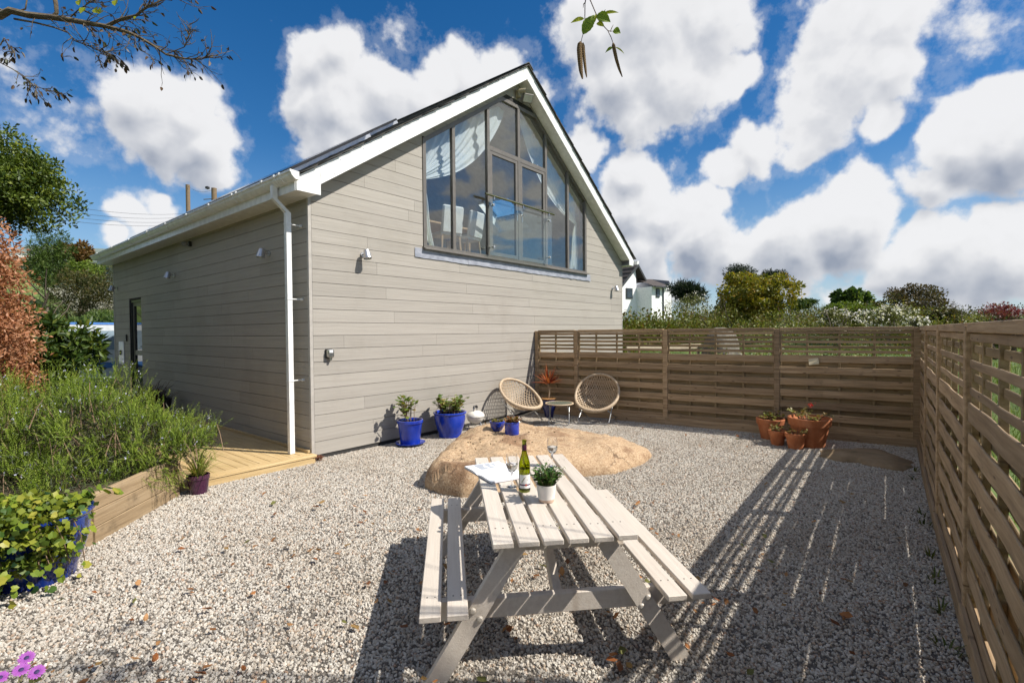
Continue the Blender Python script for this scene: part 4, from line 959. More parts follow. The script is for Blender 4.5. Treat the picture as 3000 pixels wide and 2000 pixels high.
for (x, y, r, h, rb, lab, n, H) in ((5.33, -4.66, .215, .34, .135, 'mid-sized terracotta pot with bright leaves, left of the largest one', 17, .15), (5.13, -5.24, .295, .44, .20, 'largest terracotta pot by the far fence with sparse geranium stems', 16, .19),
                                  (4.90, -4.85, .13, .235, .082, 'small terracotta pot in front, the left of the two', 8, .14), (4.815, -5.11, .146, .24, .098, 'small terracotta pot in front, the right of the two', 13, .10)):
    p = pot('terracotta_pot', (x, y, -.005), r, h, rb, TERRA, lab, style='terra', soil=.86, cat='plant pot', group='terracotta pots by the far fence'); local_plant(p, n, H, r * .9, .05 if r > .2 else .035, RGERA, BSTEM, int(x * 100 + y * 10), 7, .55, h * .85, r * .6)
    if r > .25:
        V = []; F = []; T = []; q = np.random.RandomState(2)
        for j in range(22):
            pt = np.array([.02, .03, .62]) + q.randn(3) * .016; d = q.randn(3); d /= np.linalg.norm(d); s = np.cross(d, q.randn(3)); s /= np.linalg.norm(s); k0 = len(V); V += [pt, pt + d * .012 + s * .009, pt + d * .022, pt + d * .012 - s * .009]; F.append((k0, k0 + 1, k0 + 2, k0 + 3)); T += [.5] * 4
        npmesh('red_flower', V, F, leafmat('red_petal', [(.6, .01, .02), (.6, .01, .02)]), p, T, kind='stuff')
p = pot('plum_pot', (-1.53, -.34, 0), .115, .215, .085, PLUM, 'small glossy plum pot with a grassy plant by the deck step', style='cone')
def grassy(parent, n, L, z0, r0, mat, seed, name='blades'):
    r = np.random.RandomState(seed); V = []; F = []; T = []
    for i in range(n):
        az = r.rand() * 6.28; el = r.uniform(.6, 1.5); d0 = np.array([math.cos(az), math.sin(az), 0]); s = np.array([-math.sin(az), math.cos(az), 0]); p_ = d0 * r0 * r.rand() + [0, 0, z0]; ll = L * r.uniform(.5, 1.1); k0 = len(V); m_ = 5; tn = r.rand()
        for j in range(m_ + 1):
            t = j / m_; w = .006 * (1 - t ** 2) + .0006; V += [p_ - s * w, p_ + s * w]; T += [tn] * 2
            p_ = p_ + (d0 * math.cos(el) + np.array([0, 0, math.sin(el)])) * ll / m_; el -= .32 * (.4 + t)
        F += [(k0 + 2 * j, k0 + 2 * j + 1, k0 + 2 * j + 3, k0 + 2 * j + 2) for j in range(m_)]
    return npmesh(name, V, F, mat, parent, T, kind='stuff')
grassy(p, 120, .40, .19, .05, leafmat('variegated_blade', [(.10, .15, .02), (.25, .27, .06), (.42, .40, .14), (.30, .22, .05)]), 3)

# ------------------------------------------------------------------ kettle barbecue
t = empty('kettle_barbecue', (2.98, -.30, 0), 'small cream kettle barbecue with black handle against the gable wall', 'barbecue', None, .3); CRM = plain('enamel_cream', (.72, .69, .62), .18, coat=.5)
MB().lathe([(.001, .12), (.07, .125), (.125, .16), (.16, .215), (.168, .245), (.162, .246), (.001, .24)], 36).obj('bowl', CRM, t, True); MB().lathe([(.171, .247), (.172, .252), (.160, .29), (.12, .33), (.06, .352), (.001, .357)], 36).obj('lid', CRM, t, True)
MB().lathe([(.169, .243), (.1735, .245), (.1735, .25), (.169, .252)], 36).obj('rim', STEEL, t, True)
MB().tube([(-.06, 0, .34), (-.065, 0, .40), (-.045, 0, .42), (.045, 0, .42), (.065, 0, .40), (.06, 0, .34)], .011, 8).obj('lid_handle', STEEL, t, True); MB().tube([(-.062, 0, .40), (-.05, 0, .424), (.05, 0, .424), (.062, 0, .40)], .021, 10).obj('grip', BLACK, t, True)
for k in range(3): a = k * 2.094 + .4; MB().tube([(.1 * math.cos(a), .1 * math.sin(a), .15), (.17 * math.cos(a), .17 * math.sin(a), 0.)], .008, 6).obj('leg', STEEL, t, True)

# ------------------------------------------------------------------ woven chairs and side table
WICK = material('rattan', [(.34, .25, .155), (.45, .34, .225), (.52, .41, .29)], (30, 30, 30), 4, .6, .2, (60, 60, 60)); CHROME = plain('chair_tube', (.42, .42, .41), .3, .9)
def woven_chair(center, nrm, lab, rr=.41, depth=.25):
    N = Vector(nrm).normalized(); U = Vector((0, 0, 1)).cross(N).normalized(); Wv = N.cross(U).normalized()      # U sideways, Wv up the back
    t = empty('woven_chair', (center[0], center[1], 0), lab, 'chair', 'woven scoop chairs by the fence'); Cc = Vector((0, 0, center[2]))
    def S(u, v):                                           # u, v in the unit disc -> the scoop
        q = math.hypot(u, v); d = depth * (1 - min(1., q) ** 2.3); fl = .10 * max(0., -v) ** 2
        return Cc + U * u * rr * 1.03 + Wv * v * rr * 1.10 - N * d + N * fl * .8
    ring = [S(math.cos(a), math.sin(a)) for a in [2 * math.pi * i / 48 for i in range(48)]]
    def thick(i): return .026 + .012 * max(0, -math.sin(2 * math.pi * i / 48))
    V = []; n = 10
    for i in range(48):
        p = ring[i]; tg = (ring[(i + 1) % 48] - ring[i - 1]).normalized(); a1 = (N - tg * N.dot(tg)).normalized(); a2 = tg.cross(a1)
        for j in range(n): a = 2 * math.pi * j / n; V.append(tuple(p + (a1 * math.cos(a) + a2 * math.sin(a)) * thick(i)))
    MB().add(V, [(i * n + j, ((i + 1) % 48) * n + j, ((i + 1) % 48) * n + (j + 1) % n, i * n + (j + 1) % n) for i in range(48) for j in range(n)]).obj('rim', WICK, t, True, ang=60)
    wv = MB(); st = 12
    for fam in (-1, 1):
        for k in range(-st, st + 1):
            c = k / st * 1.32; pts = []
            for j in range(41):
                s = -1.45 + 2.9 * j / 40
                # two families of slanting strands
                u = (c + s * .52) ; v = fam * (s * .88 - c * 0) ; u = c + fam * v * .55
                if u * u + v * v < 1.0: pts.append((u, v))
            if len(pts) < 3: continue
            Vv = []
            for (u, v) in pts:
                p = S(u, v); nn = (S(u + .01, v) - p).cross(S(u, v + .01) - p).normalized(); tg = (S(u + fam * .55 * .01, v + .01) - p).normalized(); sd_ = nn.cross(tg) * .0062; off = nn * (.004 * fam)
                Vv += [tuple(p + sd_ + off), tuple(p - sd_ + off), tuple(p - sd_ + off + nn * .005), tuple(p + sd_ + off + nn * .005)]
            F = [(i * 4 + j, i * 4 + 4 + j, i * 4 + 4 + (j + 1) % 4, i * 4 + (j + 1) % 4) for i in range(len(pts) - 1) for j in range(4)]
            wv.add(Vv, F)
    wv.obj('woven_seat', WICK, t, kind='stuff')
    fwd = Vector((N.x, N.y, 0)).normalized(); sdw = Vector((-fwd.y, fwd.x, 0)); w = .30
    low = min((Cc - N * depth).z, .3)
    for s, nm in ((1, 'front_frame'), (-1, 'rear_frame')):
        x = fwd * (.30 * s); top = fwd * (-.26 * s)
        zt = .40 if s > 0 else .30
        pts = [top + sdw * w * .93 + Vector((0, 0, .46 if s > 0 else .27)), x + sdw * w + Vector((0, 0, .06)), x + sdw * (w - .05) + Vector((0, 0, .017)), x - sdw * (w - .05) + Vector((0, 0, .017)), x - sdw * w + Vector((0, 0, .06)), top - sdw * w * .93 + Vector((0, 0, .46 if s > 0 else .27))]
        MB().tube(pts, .0125, 8).obj(nm, CHROME, t, True, ang=50)
    return t
woven_chair((4.0, -.53, .55), (-.06, -.62, .78), 'woven rattan scoop chair beside the gable wall, seen from its side')
woven_chair((4.98, -1.66, .56), (-.77, -.21, .66), 'woven rattan scoop chair before the fence, facing the camera')
t = empty('side_table', (4.33, -1.22, 0), 'low round side table with glass top and crossed metal legs between the woven chairs', 'side table', None, .5)
MB().lathe([(.24, .392), (.268, .392), (.275, .402), (.27, .414), (.242, .414)], 40, closed=True).obj('rim', WICK, t, True); MB().lathe([(.001, .404), (.243, .404), (.243, .411), (.001, .411)], 40).obj('glass_top', plain('grey_glass', (.16, .18, .14), .08), t, True)
for s in (-1, 1): MB().tube([(s * .2, -.17, .395), (-s * .17, -.19, .05), (-s * .17, -.16, .014), (-s * .17, .16, .014), (-s * .17, .19, .05), (s * .2, .17, .395)], .0105, 8).obj('leg_frame', CHROME, t, True, ang=50)
# ------------------------------------------------------------------ deck, retaining wall, planting bed
DECKM = material('deck_wood', [(.42, .29, .13), (.52, .37, .18), (.60, .45, .24)], (26, 1.6, 26), 6, .6, .3, (60, 2.5, 60), rv=.07, dirt=((.3, .2, .09), 4., .64, .4))
DECKX = material('deck_nosing_wood', [(.42, .29, .13), (.52, .37, .18), (.60, .45, .24)], (1.6, 26, 26), 6, .6, .3, (2.5, 60, 60), rv=.07)
RETW = material('sleeper_wood', [(.22, .15, .08), (.31, .22, .125), (.38, .28, .17)], (1.6, 26, 26), 6, .8, .4, (2.5, 60, 60), rv=.10, dirt=((.12, .085, .045), 3., .58, .6))
def deck():
    t = empty('deck', (-.8, 4., 0), 'yellow timber deck along the shaded side wall of the house', 'deck'); o = Vector((-.8, 4., 0))
    n = 12; w = 1.62 / n
    for i in range(n):
        x = -1.655 + i * w; MB().cbox((x + .003 - o.x, -.005 - o.y, .082), (x + w - .003 - o.x, 9.9 - o.y, .108 + rnd.uniform(-.001, .001)), .003).obj('deck_board', DECKM, t)
    MB().cbox((-1.69 - o.x, -.155 - o.y, .078), (-.012 - o.x, -.009 - o.y, .112), .004).obj('nosing_board', DECKX, t); MB().cbox((-1.68 - o.x, -.145 - o.y, -.02), (-.03 - o.x, -.115 - o.y, .074), .003).obj('riser_board', DECKX, t)
    MB().cbox((-.05 - o.x, .02 - o.y, .11), (-.008 - o.x, 6. - o.y, .15), .003).obj('wall_batten', DECKM, t)
deck()
def retaining():
    t = empty('retaining_wall', (-1.70, -.24, 0), 'low timber retaining wall of stacked boards below the rosemary', 'retaining wall'); o = Vector((-1.70, -.24, 0))
    for (a, b) in (((-1.70, -.24), (-2.60, -1.14)), ((-2.61, -1.16), (-4.6, -1.45))):
        a = Vector((a[0], a[1], 0)); b = Vector((b[0], b[1], 0)); d = b - a; ang = math.atan2(d.y, d.x)
        for k in range(3):
            ob = MB().cbox((.0, -.022, 0), (d.length, .022, .138), .004).obj('board', RETW, t); ob.location = a - o + Vector((0, 0, .0 + k * .142)) + Vector((-.7, .7, 0)) * (.006 * k); ob.rotation_euler = (0, 0, ang)
        for u in (.12, .88):
            p = MB().cbox((-.03, -.03, 0), (.03, .03, .40), .004).obj('stake', RETW, t); p.location = a + d * u - o + Vector((-.05, .05, 0)); p.rotation_euler = (0, 0, ang)
    bed = [(-1.74, -.18), (-2.63, -1.09), (-4.6, -1.38), (-9., -1.2), (-9., 12.), (-1.72, 12.)]
    s = MB().add([(x, y, .36) for x, y in bed] + [(x, y, 0.) for x, y in bed], [tuple(range(6))] + [(i, (i + 1) % 6, 6 + (i + 1) % 6, 6 + i) for i in range(6)])
    struct(s.obj('planting_bed', material('bed_soil', [(.04, .03, .018), (.07, .055, .03), (.06, .08, .02)], (5, 5, 5), 8, .95, .6, (20, 20, 20))))
retaining()

# ------------------------------------------------------------------ planting helpers
def leafcloud(name, mat, parent, blobs, n, size, seed, asp=.5, clump=.34, kc=26, up=.25, tint=(0., 1.), o=(0, 0, 0), inner=.35, jit=.6):
    r = np.random.RandomState(seed); bl = np.array([list(c) + list(rd) for c, rd in blobs], float); vol = (bl[:, 3] * bl[:, 4] * bl[:, 5]) ** .67; pr = vol / vol.sum()
    cc = []; cr = []
    for (b, q) in zip(bl, pr):
        k = max(5, int(kc * q * len(bl))); d = r.randn(k, 3); d /= np.linalg.norm(d, axis=1)[:, None]; rad = inner + (1 - inner) * r.rand(k) ** .45
        cc.append(b[:3] + d * rad[:, None] * b[3:]); cr.append(np.tile(b[3:] * clump, (k, 1)) * r.uniform(.6, 1.3, (k, 1)))
    cc = np.concatenate(cc); cr = np.concatenate(cr); ct = r.rand(len(cc))
    i = r.randint(len(cc), size=n); d = r.randn(n, 3); d /= np.linalg.norm(d, axis=1)[:, None]; p = cc[i] + d * cr[i] * (r.rand(n, 1) ** .45)
    dirv = d * .8 + r.randn(n, 3) * jit + np.array([0, 0, up]); dirv /= np.linalg.norm(dirv, axis=1)[:, None]
    s = np.cross(dirv, r.randn(n, 3)); s /= np.linalg.norm(s, axis=1)[:, None] + 1e-9; nn = np.cross(s, dirv)
    L = size * r.uniform(.6, 1.35, (n, 1)); w = L * asp * .5
    V = np.empty((n, 4, 3)); V[:, 0] = p; V[:, 1] = p + dirv * L * .5 + s * w + nn * L * .08; V[:, 2] = p + dirv * L; V[:, 3] = p + dirv * L * .5 - s * w + nn * L * .08
    T = np.repeat(np.clip(tint[0] + (tint[1] - tint[0]) * (.55 * r.rand(n) + .45 * ct[i]), 0, 1), 4); k = np.arange(n)[:, None] * 4
    F = np.concatenate([np.hstack([k, k + 1, k + 2]), np.hstack([k, k + 2, k + 3])])
    return npmesh(name, V.reshape(-1, 3) - np.array(o), F, mat, parent, T, kind='stuff')
def branchy(mb, p, d, L, r, depth, rg, spread=.6, kids=3, seg=4, grav=0.):
    pts = [p]; q = p.copy(); dd = d.copy()
    for i in range(seg): dd = (dd + Vector((rg.gauss(0, .13), rg.gauss(0, .13), rg.gauss(0, .1) + grav))).normalized(); q = q + dd * L / seg; pts.append(q.copy())
    mb.tube(pts, [r * (1 - .55 * i / seg) for i in range(seg + 1)], 5 if r > .02 else 3, False)
    if depth > 0:
        for k in range(kids):
            t = rg.uniform(.35, 1.); i = min(seg - 1, int(t * seg)); s = pts[i].lerp(pts[i + 1], t * seg - i)
            nd = (dd + Vector((rg.gauss(0, spread), rg.gauss(0, spread), rg.gauss(0, spread * .7)))).normalized(); branchy(mb, s, nd, L * rg.uniform(.5, .75), r * .5, depth - 1, rg, spread, kids, seg, grav)
BARK = material('bark', [(.06, .048, .036), (.11, .09, .065), (.16, .135, .10)], (8, 8, 3), 6, .9, .5, (20, 20, 6)); TWIG = plain('twig', (.085, .06, .045), .85)
def gz(x, y): return terrain_h(x, y)
def bush(name, label, cat, px, py, d, w, h, mat, n, size, seed, group=None, trunk=True, lobes=5, depth=1., asp=.5, extra=None, kc=40, clump=.25, inner=.45, base=None, sub_='crown'):
    # px, py: middle of the crown in the photograph; w, h its size there; d its distance
    c = at(px, py, d); W_ = w * d / FPX / 2; H_ = h * d / FPX / 2; rg = random.Random(seed); bz = gz(c.x, c.y) if base is None else base
    t = empty(name, (c.x, c.y, bz), label, cat, group); o = Vector((c.x, c.y, bz)); rt = CM3 @ Vector((1, 0, 0)); fw = Vector((-CM[0][2], -CM[1][2], 0)).normalized()
    bl = []
    for k in range(lobes):
        u = rg.uniform(-.55, .55); v = rg.uniform(-.5, .5) * depth; z = rg.uniform(-.5, .55)
        f = rg.uniform(.34, .55); bl.append((c + rt * u * W_ + fw * v * W_ + Vector((0, 0, z * H_)), (W_ * f, W_ * f * depth, H_ * rg.uniform(.42, .58))))
    bl.append((c, (W_ * .5, W_ * .5 * depth, H_ * .5)))
    leafcloud(sub_, mat, t, bl, n, size, seed, asp, clump, kc, o=o, inner=inner)
    if trunk:
        mb = MB(); hgt = max(.3, c.z - bz + H_ * .2)
        for k in range(3): branchy(mb, Vector((rg.uniform(-.1, .1), rg.uniform(-.1, .1), -.1)), Vector((rg.uniform(-.25, .25), rg.uniform(-.25, .25), 1)).normalized(), min(hgt * .5, hgt - H_ * .9 + .15 if hgt > 2 * H_ else hgt * .42), .022 * hgt + .006, 2, rg, .4, 3)
        mb.obj('trunk', BARK, t)
    return t, c, W_, H_
G_DARK = leafmat('dark_leaf', [(.012, .03, .006), (.03, .065, .01), (.075, .12, .015), (.15, .17, .02)], .25)
G_MID = leafmat('mid_leaf', [(.02, .05, .01), (.05, .10, .015), (.10, .16, .03), (.17, .22, .05)])
G_YEL = leafmat('yellow_leaf', [(.05, .08, .01), (.16, .17, .018), (.33, .28, .03), (.40, .22, .03)])
G_LIME = leafmat('lime_leaf', [(.06, .11, .015), (.14, .20, .025), (.24, .29, .04)])
G_ROSE = leafmat('rosemary_needle', [(.035, .065, .008), (.115, .185, .016), (.25, .345, .035), (.44, .50, .10)], .3)
BEECH = leafmat('dead_beech_leaf', [(.20, .075, .032), (.38, .16, .075), (.52, .26, .14), (.62, .37, .23)], .35)
GORSE = leafmat('gorse', [(.02, .035, .008), (.045, .06, .012), (.09, .075, .015), (.13, .10, .02)], .2)
BLOSS = leafmat('blossom_petal', [(.62, .58, .52), (.78, .74, .70), (.85, .83, .8)], .3)
G_PINE = leafmat('pine_needle', [(.008, .02, .008), (.02, .035, .012), (.035, .055, .018)], .15)
REDB = leafmat('red_bud', [(.12, .02, .03), (.24, .05, .06), (.10, .07, .03)], .3)

# ------------------------------------------------------------------ rosemary on the bed
def rosemary():
    o = Vector((-2.6, .6, .36)); t = empty('rosemary_hedge', o, 'sprawling rosemary hedge with tiny pale flowers above the retaining wall', 'hedge'); r = np.random.RandomState(8)
    blobs = [(at(px, py, d), rr) for px, py, d, rr in ((80, 1330, 5.0, .46), (250, 1255, 5.2, .50), (200, 1400, 4.8, .36), (370, 1300, 5.2, .40), (460, 1335, 5.25, .30), (535, 1300, 5.4, .26), (330, 1190, 5.9, .42), (130, 1215, 5.8, .46), (30, 1440, 4.6, .38), (165, 1480, 4.45, .26), (430, 1240, 5.8, .34), (0, 1260, 5.3, .5), (290, 1420, 4.85, .24), (380, 1390, 5.0, .22), (590, 1290, 5.7, .16), (-120, 1330, 4.8, .5), (-60, 1200, 5.8, .5), (500, 1260, 5.9, .26), (620, 1270, 5.9, .10))]
    wt = np.array([q[1] ** 2 for q in blobs]); wt /= wt.sum(); V = []; F = []; T = []; fV = []; fF = []; sm = MB()
    cc = [[np.array(c) + q / np.linalg.norm(q) * rr * np.array([1., 1., .95]) * r.uniform(.72, 1.08) for q in r.randn(max(8, int(60 * rr)), 3)] for c, rr in blobs]     # tufts
    for i in range(7200):
        k = r.choice(len(blobs), p=wt); c = np.array(blobs[k][0]); q = cc[k][r.randint(len(cc[k]))]; out = (q - c) / np.linalg.norm(q - c)
        base = q + r.randn(3) * .05 - out * r.uniform(0, .12)
        if base[2] < .12: continue
        d = out * .55 + np.array([0, 0, .75]) + r.randn(3) * .33
        if out[2] < -.1: d = out * .8 + np.array([0, 0, -.15]) + r.randn(3) * .3
        d /= np.linalg.norm(d); L = r.uniform(.08, .21) * (1.5 if r.rand() < .08 else 1.); s0 = np.cross(d, [.3, .1, 1.]); s0 /= np.linalg.norm(s0) + 1e-9; s1 = np.cross(d, s0); tn = r.rand(); nn = 22
        for j in range(nn):
            p = base + d * L * j / nn; a = j * 2.4 + r.rand(); o_ = s0 * math.cos(a) + s1 * math.sin(a); nd = o_ * .75 + d * .75; nd /= np.linalg.norm(nd); ll = .031 * r.uniform(.7, 1.2) * (1.1 - .5 * j / nn); sd_ = np.cross(nd, d); w = .0033; k0 = len(V)
            V += [p - sd_ * w, p + sd_ * w, p + nd * ll]; F.append((k0, k0 + 1, k0 + 2)); T += [min(1., .05 + .55 * tn + .15 * r.rand() + .3 * j / nn)] * 3
        if r.rand() < .07 and out[2] > .2:
            for j in range(7):
                p = base + d * L * r.uniform(.3, .9) + r.randn(3) * .010; e = r.randn(3) * .0065; e2 = r.randn(3) * .0065; k0 = len(fV); fV += [p, p + e, p + e + e2, p + e2]; fF.append((k0, k0 + 1, k0 + 2, k0 + 3))
        if r.rand() < .05: sm.tube([Vector(base), Vector(base - d * .12), Vector(base - d * .25 - np.array([0, 0, .08]))], [.0028, .004, .006], 4, False)
    oo = np.array(o); npmesh('foliage', np.array(V) - oo, F, G_ROSE, t, T, kind='stuff'); npmesh('flowers', np.array(fV) - oo, fF, leafmat('rosemary_flower', [(.55, .55, .72), (.62, .6, .78)], .3), t, np.zeros(len(fV)), kind='stuff')
    sm.v = [tuple(Vector(p) - o) for p in sm.v]; sm.obj('stems', plain('rosemary_wood', (.24, .16, .10), .9), t, kind='stuff')
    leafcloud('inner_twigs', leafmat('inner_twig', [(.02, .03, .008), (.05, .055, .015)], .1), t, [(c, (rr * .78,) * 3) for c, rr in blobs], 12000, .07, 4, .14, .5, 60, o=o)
rosemary()

# ------------------------------------------------------------------ ivy in its big blue pot
def ivy():
    IVYG = material('ink_glaze', [(.004, .008, .05), (.008, .03, .20), (.03, .09, .30)], (7, 7, 4), 5, .15, .05, (9, 9, 9), coat=.6, dirt=((.03, .012, .03), 5., .58, .6))
    t = pot('ivy_pot', (-3.01, -1.585, -.005), .335, .49, .2, IVYG, 'big glazed dark blue pot overgrown with yellow green ivy', style='round', soil=.92)
    t.rotation_euler = (0, 0, 0); iv = sub('ivy', t); r = random.Random(12)
    mats = [leafmat('ivy_leaf_%s' % n, [c, c], .35, .35) for n, c in (('lime', (.27, .32, .03)), ('bright', (.17, .24, .025)), ('green', (.06, .12, .02)), ('deep', (.02, .05, .015)), ('golden', (.36, .34, .05)))]
    out = [(0, -.2), (.36, -.36), (.52, -.08), (.47, .14), (.46, .38), (.28, .48), (0, .74), (-.28, .48), (-.46, .38), (-.47, .14), (-.52, -.08), (-.36, -.36)]
    def leafmesh(m, fold):
        V = [(0, 0, 0)] + [(x, y, fold * abs(x) - .08 * y * y) for x, y in out]; return MB().add(V, [(0, i + 1, (i + 1) % 12 + 1) for i in range(12)]).mesh('leaf', m)
    meshes = [leafmesh(m, f) for m in mats for f in (.25, -.15)]
    wts = [3, 3, 4, 4, 3, 3, 2, 2, 2, 2]; runners = MB()
    for i in range(300):
        u = r.random()
        if u < .62: a = r.uniform(1.9, 5.9); rad = r.uniform(.0, .46); z = .50 + .10 * (1 - (rad / .46) ** 2) + r.uniform(-.03, .05); p = Vector((rad * math.cos(a) - .1, rad * math.sin(a) - .02, z)); nrm = Vector((math.cos(a) * .5, math.sin(a) * .5 - .2, 1))
        else:
            a = r.uniform(2.6, 5.45); z = r.uniform(.05, .5); rad = .36 + .10 * r.random() + (.1 if a < 4.4 else 0); p = Vector((rad * math.cos(a), rad * math.sin(a), z)); nrm = Vector((math.cos(a), math.sin(a), .5))
        if i < 12: p = Vector((.28 + .05 * (i % 5), -.05 + .04 * (i % 3), .52 + .02 * (i % 4))); nrm = Vector((.4, -.5, .8))
        nrm = (nrm + Vector((r.gauss(0, .45), r.gauss(0, .45), r.gauss(0, .3)))).normalized(); s = r.uniform(.026, .058) if i >= 12 else r.uniform(.045, .08)
        q = nrm.to_track_quat('Z', 'Y').to_matrix().to_4x4() @ Matrix.Rotation(r.uniform(0, 6.28), 4, 'Z'); me = r.choices(meshes, wts)[0]
        o = bpy.data.objects.new('leaf', me); o.matrix_local = Matrix.Translation(p) @ q @ Matrix.Scale(s, 4); link(o, iv)
    for i in range(16):
        a = r.uniform(2.6, 5.6); pts = [Vector((.2 * math.cos(a), .2 * math.sin(a), .47)), Vector((.36 * math.cos(a), .36 * math.sin(a), .50)), Vector((.39 * math.cos(a + .1), .39 * math.sin(a + .1), .35)), Vector((.38 * math.cos(a + .2), .38 * math.sin(a + .2), r.uniform(.1, .25)))]; runners.tube(pts, .0035, 4)
    runners.obj('runners', BSTEM, iv, kind='stuff')
    leafcloud('under_leaves', leafmat('ivy_mix', [(.03, .06, .012), (.10, .15, .02), (.24, .28, .03), (.36, .36, .05)], .35), iv, [((-.12, -.05, .51), (.38, .36, .10)), ((-.3, -.2, .28), (.16, .2, .24)), ((-.05, -.33, .33), (.2, .1, .16))], 4200, .045, 6, .95, .4, 30)
ivy()

# ------------------------------------------------------------------ purple daisies at the lower left edge
def daisies():
    base = Vector((-3.24, -3.98, 0)); t = empty('daisy_plant', base, 'purple daisy plant at the lower left edge of the gravel', 'plant'); PET = leafmat('mauve_petal', [(.34, .07, .42), (.48, .15, .56), (.56, .26, .64)], .4); EYE = plain('daisy_eye', (.03, .015, .08), .7); r = random.Random(3); sm = MB()
    V = []; F = []
    for y in range(5):
        u = y / 4; w = .0075 * math.sin(math.pi * min(1., .18 + u * .8)) ** .7; V += [(u * .031, -w, .003 * math.sin(u * 3)), (u * .031, w, .003 * math.sin(u * 3))]
    F = [(2 * j, 2 * j + 2, 2 * j + 3, 2 * j + 1) for j in range(4)]; pm = MB().add(V, F).mesh('petal', PET); tn = pm.attributes.new('tint', 'FLOAT', 'POINT'); tn.data.foreach_set('value', [.1 + .1 * (i // 2) for i in range(10)])
    for (px, py, d) in ((78, 1927, 2.2), (62, 1962, 2.12), (108, 1968, 2.14), (0, 1985, 2.1)):
        c = at(px, py, d); p = c - base; f = sub('flower_head', t, p); f.rotation_euler = ((CP - c).normalized() * .5 + Vector((r.uniform(-.1, .1), r.uniform(-.1, .1), .6))).to_track_quat('Z', 'Y').to_euler()
        for k in range(17): inst('petal', pm, f, (0, 0, 0), (0, R(-8 + r.uniform(-6, 6)), k * 2 * math.pi / 17))
        MB().lathe([(.001, -.003), (.010, .0), (.009, .005), (.001, .008)], 12).obj('eye', EYE, f, True)
        sm.tube([p, p * .8 + Vector((-.05, 0, -.05)), Vector((p.x * .5 - .12, p.y * .5, .0))], .0025, 4)
    sm.obj('stems', STEM, t, kind='stuff')
    leafcloud('foliage', G_MID, t, [((-.16, .08, .12), (.15, .2, .12)), ((-.1, -.15, .1), (.14, .16, .1))], 1200, .05, 3, .3)
daisies()

# ------------------------------------------------------------------ left: hedges, shrubs, tree
def left_planting():
    c = at(-15, 900, 6.4); t = empty('beech_hedge', (c.x, c.y, .36), 'clipped beech hedge still covered in dry copper leaves at the left edge', 'hedge'); o = Vector((c.x, c.y, .36))
    rt = CM3 @ Vector((1, 0, 0)); bl = []
    for k in range(14):
        z = .5 + k * .17; bl.append((Vector((c.x, c.y, .36)) + rt * (.06 - .30 * (k / 13) ** 2 - .12) + Vector((0, .1 * (k % 3), z)), (.46, .6, .34)))
    leafcloud('foliage', BEECH, t, bl, 22000, .056, 31, .45, .36, 60, o=o, up=-.1); mb = MB(); rg = random.Random(4)
    for k in range(7): branchy(mb, Vector((rg.uniform(-.4, -.1), rg.uniform(-.2, .2), 0)), Vector((rg.uniform(-.1, .0), 0, 1)), .9, .02, 2, rg, .35, 4)
    mb.obj('stems', BARK, t)
    bush('laurel_shrub', 'glossy dark green laurel between the beech hedge and the house wall', 'shrub', 165, 1010, 8.2, 225, 260, G_DARK, 5200, .13, 32, asp=.36, base=.36, lobes=6)
    t, c, w, h = bush('evergreen_tree', 'dark dense evergreen tree leaning in at the left above the copper hedge', 'tree', -30, 515, 9.6, 400, 370, leafmat('bay_leaf', [(.02, .045, .006), (.06, .10, .012), (.13, .18, .02), (.24, .27, .035)], .3), 30000, .075, 33, asp=.5, base=.3, lobes=13, kc=80, clump=.22, trunk=False)
    tr = MB(); tr.tube([(-1.2, .2, -.1), (-1.1, .15, 2.2), (-.8, .1, 3.6), (-.4, 0, 4.6)], [.16, .13, .1, .05], 10); tr.obj('trunk', BARK, t, True)
    bush('cypress_shrub', 'blue green conifer standing behind the copper hedge', 'shrub', 130, 760, 13.5, 150, 170, G_MID, 7000, .09, 34, asp=.2, base=.36)
    bush('gorse_bush', 'brown green gorse covering the bank beside the house end', 'bush', 255, 870, 19, 260, 200, GORSE, 16000, .10, 35, asp=.25, lobes=8, trunk=False, kc=60)
    bush('gorse_bush', 'lower olive gorse bush on the bank above the parked van', 'bush', 290, 960, 17, 210, 100, G_MID, 9000, .09, 36, asp=.3, lobes=6, trunk=False)
    bush('bank_shrub', 'bright green shrub on top of the bank below the bungalow', 'shrub', 225, 805, 24, 190, 90, G_LIME, 7000, .13, 37, asp=.5, trunk=False)
    bush('bank_shrub', 'rusty brown young tree on the bank before the bungalow', 'shrub', 235, 745, 27, 120, 90, leafmat('rust_leaf', [(.10, .05, .015), (.20, .10, .03), (.12, .12, .03)]), 5000, .14, 38, asp=.5)
    t = empty('grass_planter', (-.52, 5.15, .11), 'dark round planter of black grass against the shaded side wall', 'planter'); MB().lathe([(.001, 0), (.24, 0), (.30, .06), (.34, .36), (.345, .40), (.32, .40), (.30, .34), (.001, .33)], 32).obj('tub', plain('dark_tub', (.025, .022, .02), .5), t, True)
    grassy(t, 260, .5, .34, .28, leafmat('black_grass', [(.015, .01, .008), (.06, .03, .02), (.12, .05, .03)]), 41)
left_planting()
